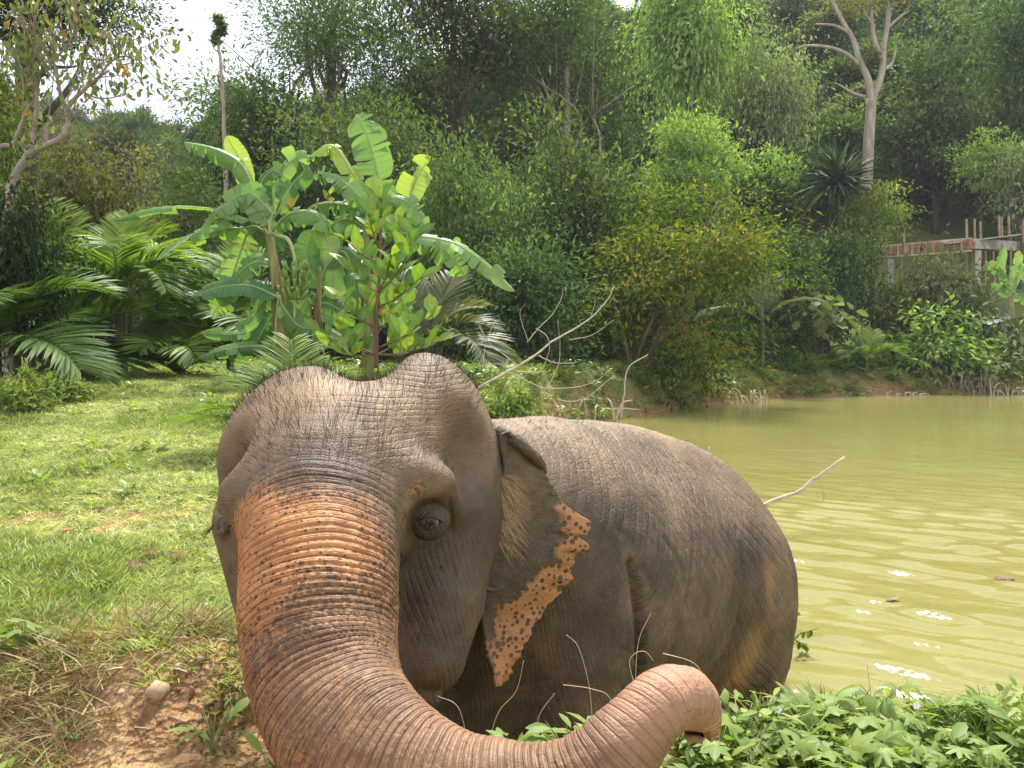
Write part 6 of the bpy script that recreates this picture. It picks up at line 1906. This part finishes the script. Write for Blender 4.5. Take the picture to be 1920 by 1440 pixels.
bar('column', (1915, 474, 50), (1915, 620, 50), 0.36, 0.36, CONC)
bar('column', (1668, 486, 48), (1668, 600, 48), 0.34, 0.34, CONC)
bar('back_wall', (1720, 540, 51), (1960, 545, 53), 0.2, 3.2, solid_mat('shaded_block_wall', (0.20, 0.15, 0.12), (0.32, 0.25, 0.20), 2, 0.9, 0.3))
# white sheet lying among the plants
V = np.array([pt(1810, 600, 37.2), pt(1835, 604, 36.9), pt(1856, 609, 36.7), pt(1880, 602, 36.9), pt(1879, 597, 37.4), pt(1858, 600, 37.6), pt(1840, 599, 37.6), pt(1822, 599, 37.6)])
o0 = V.mean(0); W_ = V - o0
mbq = MB(); mbq.add(np.vstack([W_, W_ - np.array((0, 0, 0.02))]), None, [(0, 1, 6, 7), (1, 2, 5, 6), (2, 3, 4, 5), (15, 14, 9, 8), (14, 13, 10, 9), (13, 12, 11, 10)])
tag(link('white_sheet', mbq.mesh('white_sheet', [solid_mat('white_plastic', (0.78, 0.79, 0.8), (0.82, 0.82, 0.82), 2, 0.5, 0.1)], False), loc=o0), 'crumpled white sheet below the building site', 'sheet')

# ---------------------------------------------------------------- dead wood
DEAD = solid_mat('bleached_wood', (0.42, 0.33, 0.24), (0.66, 0.57, 0.45), 14, 0.8, 0.3)
def wood(name, label, cat, paths, d, base, group=None, mat=DEAD):
    c = pt(*base)
    t = thing(name, label, cat, c, group)
    org = np.array(t.location)
    for k, (pp, r0, r1) in enumerate(paths):
        C = catmull([pt(a, b, d + (q[0] if q else 0)) for a, b, *q in pp], 22) - org
        C += 0.10 * r0 * rng.standard_normal(C.shape)
        mb = MB(); tube(mb, C, (0.5 if d == 10.5 else 1.0) * np.linspace(r0, r1, 22), 6)
        link('trunk' if k == 0 else 'branch', mb.mesh('branch', [mat]), t)
    return t
wood('dead_branch', 'bleached forked dead branch reaching up beside the pond tree', 'branch', [
    ([(895, 728), (955, 695), (1005, 665), (1035, 640), (1080, 615), (1115, 590), (1140, 560), (1151, 538)], .035, .010),
    ([(988, 642), (1010, 615), (1035, 590), (1052, 560), (1056, 540)], .014, .006), ([(955, 697), (1000, 720), (1025, 728), (1085, 725), (1120, 712), (1148, 690)], .013, .006),
    ([(1010, 667), (1040, 680), (1078, 681)], .013, .008), ([(1005, 616), (1025, 630), (1030, 655), (1018, 692)], .012, .006), ([(1020, 735), (1060, 752), (1100, 745), (1152, 703)], .012, .006),
    ([(897, 686), (940, 683), (960, 700)], .011, .006), ([(970, 685), (945, 665), (930, 655), (915, 640), (890, 600)], .012, .005), ([(1068, 637), (1110, 628), (1150, 600)], .010, .005),
    ([(1020, 736), (1045, 690), (1050, 650), (1046, 600)], .010, .005), ([(968, 696), (1000, 698), (1022, 695)], .013, .008), ([(890, 648), (920, 636), (958, 634)], .009, .006),
    ([(912, 640), (900, 610), (893, 596)], .008, .004), ([(1108, 592), (1114, 575), (1116, 562)], .008, .004), ([(990, 640), (975, 590), (985, 570)], .008, .004), ([(905, 690), (912, 640), (930, 600)], .010, .005)], 10.5, (895, 728, 10.5))
wood('dead_branch', 'thin stick standing in the shallows left of the pond tree', 'branch', [([(1163, 790), (1170, 740), (1178, 690), (1215, 665)], .03, .012), ([(1166, 765), (1155, 785)], .02, .012), ([(1130, 768), (1165, 766), (1200, 768)], .02, .01)], 21.5, (1163, 790, 21.5))
wood('dead_branch', 'pale crooked branch sticking out of the water behind the rump', 'branch', [
    ([(1310, 1150), (1350, 1060), (1400, 975), (1445, 941), (1492, 924), (1520, 905), (1545, 884), (1584, 857)], .020, .006), ([(1505, 915), (1525, 897), (1534, 896)], .007, .004), ([(1534, 897), (1542, 915), (1545, 942)], .004, .003), ([(1543, 925), (1553, 935), (1562, 945)], .003, .002), ([(1493, 924), (1504, 925), (1512, 930)], .005, .003)], 5.5, (1310, 1150, 5.5))
wood('dead_branch', 'short broken stick just behind the elephant back', 'branch', [([(1322, 880), (1328, 850), (1330, 838)], .012, .006), ([(1326, 858), (1335, 850)], .006, .003)], 6.0, (1322, 880, 6.0))
rr = np.random.default_rng(8)
def brush(label, x0, x1, y0, y1, n, d):
    paths = []
    for k in range(n):
        a = x0 + (x1 - x0) * rr.random()
        dx = (rr.random() - .5) * (x1 - x0) * 0.7
        h = (y1 - y0) * (0.4 + 0.7 * rr.random())
        paths.append(([(a, y1 + 3), (a + dx * .4, y1 - h * .7, 0.2 * rr.normal()), (a + dx, y1 - h + abs(dx) * .25, 0.4 * rr.normal())], .03 + .02 * rr.random(), .012))
    wood('driftwood', label, 'driftwood', paths, d, ((x0 + x1) / 2, y1, d), 'dead wood along the far shore', BARK_F if 'tangle' in label else DEAD)
brush('tangle of dead brown brush on the far shore', 1745, 1860, 686, 742, 34, 34.6)
brush('bleached branches in the shallows at the far right', 1855, 1935, 712, 748, 14, 34.0)
brush('bleached roots in the shallows below the small palm', 1590, 1725, 728, 750, 18, 33.6)
brush('bleached roots hanging under the right side of the pond tree', 1370, 1440, 725, 755, 12, 28.6)
brush('roots and sticks on the bank left of the pond tree', 1040, 1160, 745, 790, 14, 20.5)

# floating leaf and lump, sprig at the rump
LEAFB = solid_mat('brown_dead_leaf', (0.12, 0.06, 0.03), (0.30, 0.20, 0.11), 20, 0.7, 0.1)
def wat(px, py):
    a = pt(px, py, 1.0) - np.array((0, 0, CAMZ)); d = -CAMZ / a[2]
    return np.array((a[0] * d, d, 0.0))
mb = MB(); leaves6(mb, np.zeros((1, 3)), np.array([(1, .2, 0.0)]), np.array([(0, 0, 1.0)]), 0.12, 0.06, 0.35, None, -0.25)
tag(link('floating_leaf', mb.mesh('floating_leaf', [LEAFB]), loc=wat(1660, 1130) + np.array((0, 0, 0.012))), 'curled brown leaf floating among the glints', 'leaf')
V, F = rock(41, 2, (0.09, 0.05, 0.03))
tag(link('floating_debris', mk_mesh('floating_debris', V, F, None, True, [LEAFB]), loc=wat(1882, 1088) + np.array((0, 0, 0.008))), 'brown lump floating on the pond at the right edge', 'debris')
c = wat(1500, 1215)
t = thing('water_sprig', 'thin leafy sprig rising from the water beside the rump', 'sprig', c)
mb = MB()
pths = [[(1470, 1230), (1490, 1195), (1512, 1185), (1535, 1178)], [(1488, 1198), (1500, 1205), (1512, 1212)], [(1470, 1225), (1484, 1165), (1492, 1135)]]
lp = []
for q in pths:
    C = catmull([pt(a, b, c[1] - 0.1) for a, b in q], 12) - c
    tube(mb, C, np.linspace(0.004, 0.002, 12), 4); lp += list(C[5:])
link('stem', mb.mesh('stem', [BARK_D]), t)
lp = np.array(lp); mb = MB()
k = rng.integers(0, len(lp), 26)
leaves6(mb, lp[k], rdir(26) + np.array((0, 0, -.5)), rdir(26), 0.045, 0.024, 0.2, None, 0.3)
link('foliage', mb.mesh('foliage', [WEED]), t)

# ---------------------------------------------------------------- bushes and weeds of the left bank
tree('bank_bush', 'bright leafy bush on the bank behind the elephant neck', 'bush', 950, 738, 835, 110, 9.2, 'shrub2', G_BRIGHT, BARK_D, 0.015, 6)
tree('weed_mound', 'light green weed mound at the left edge of the lawn', 'weeds', 20, 700, 790, 170, 8.6, 'shrub', G_BRIGHT, BARK_D, 0.01, 4)
tree('weed_mound', 'low weed mound under the stemless palm', 'weeds', 130, 712, 772, 130, 9.6, 'shrub', G_BRIGHT, BARK_D, 0.01, 4)
r = np.random.default_rng(31)
N0 = 9000
yy = 6 + 30 * r.random(N0) ** 0.8
xx = (r.random(N0) * 1.35 - 0.62) * yy
sd_ = -pond_dist(xx, yy)
dens = np.clip(0.95 * smooth(2.6, 0.4, sd_) + 0.9 * smooth(15.0, 17.5, yy + 0.4 * xx) * 0.55, 0, 1)
ok = (sd_ > 0.05) & (r.random(N0) < dens) & ((xx > -0.35 * yy + 2) | (yy > 15))
xx, yy = xx[ok], yy[ok]
P = np.stack([xx, yy, ground_h(xx, yy)], -1)
bank = [sprig(51, 40, 0.10, 0.045, 0.16, 0.20), sprig(52, 34, 0.14, 0.05, 0.22, 0.18), tuft(53, 34, 0.28, 0.12, GRASS, 0.011, 0.7, (0.3, 0.2)), sprig(54, 40, 0.08, 0.04, 0.12, 0.22, t0=0.65), tuft(55, 26, 0.26, 0.12, STRAW, 0.011, 1.0, (0.6, 0.25))]
tag(scatter('bank_weeds', P, np.stack([0.1 * r.standard_normal(len(xx)), 0.1 * r.standard_normal(len(xx)), 6.28 * r.random(len(xx))], -1), (0.5 + 0.7 * r.random(len(xx))) * (0.6 + 0.030 * yy), r.choice(5, len(xx), p=[.26, .22, .24, .2, .08]), bank), 'tangled weeds and grass along the banks of the pond', 'weeds', kind='stuff')

# ---------------------------------------------------------------- thin humid haze
mb = MB()
box(mb, (0, 55, 40), (420, 290, 100))
hz = link('haze', mb.mesh('haze', [], False))
hm = bpy.data.materials.new('humid_air'); hm.use_nodes = True
hn, hl = hm.node_tree.nodes, hm.node_tree.links
hn.clear()
ho = hn.new('ShaderNodeOutputMaterial'); hv = hn.new('ShaderNodeVolumePrincipled')
hv.inputs['Color'].default_value = (0.93, 0.96, 1.0, 1)
hv.inputs['Density'].default_value = 0.0005
hv.inputs['Anisotropy'].default_value = 0.0
hl.new(hv.outputs[0], ho.inputs['Volume'])
hz.data.materials.append(hm)
tag(hz, 'thin humid haze over the valley', 'haze', kind='stuff')
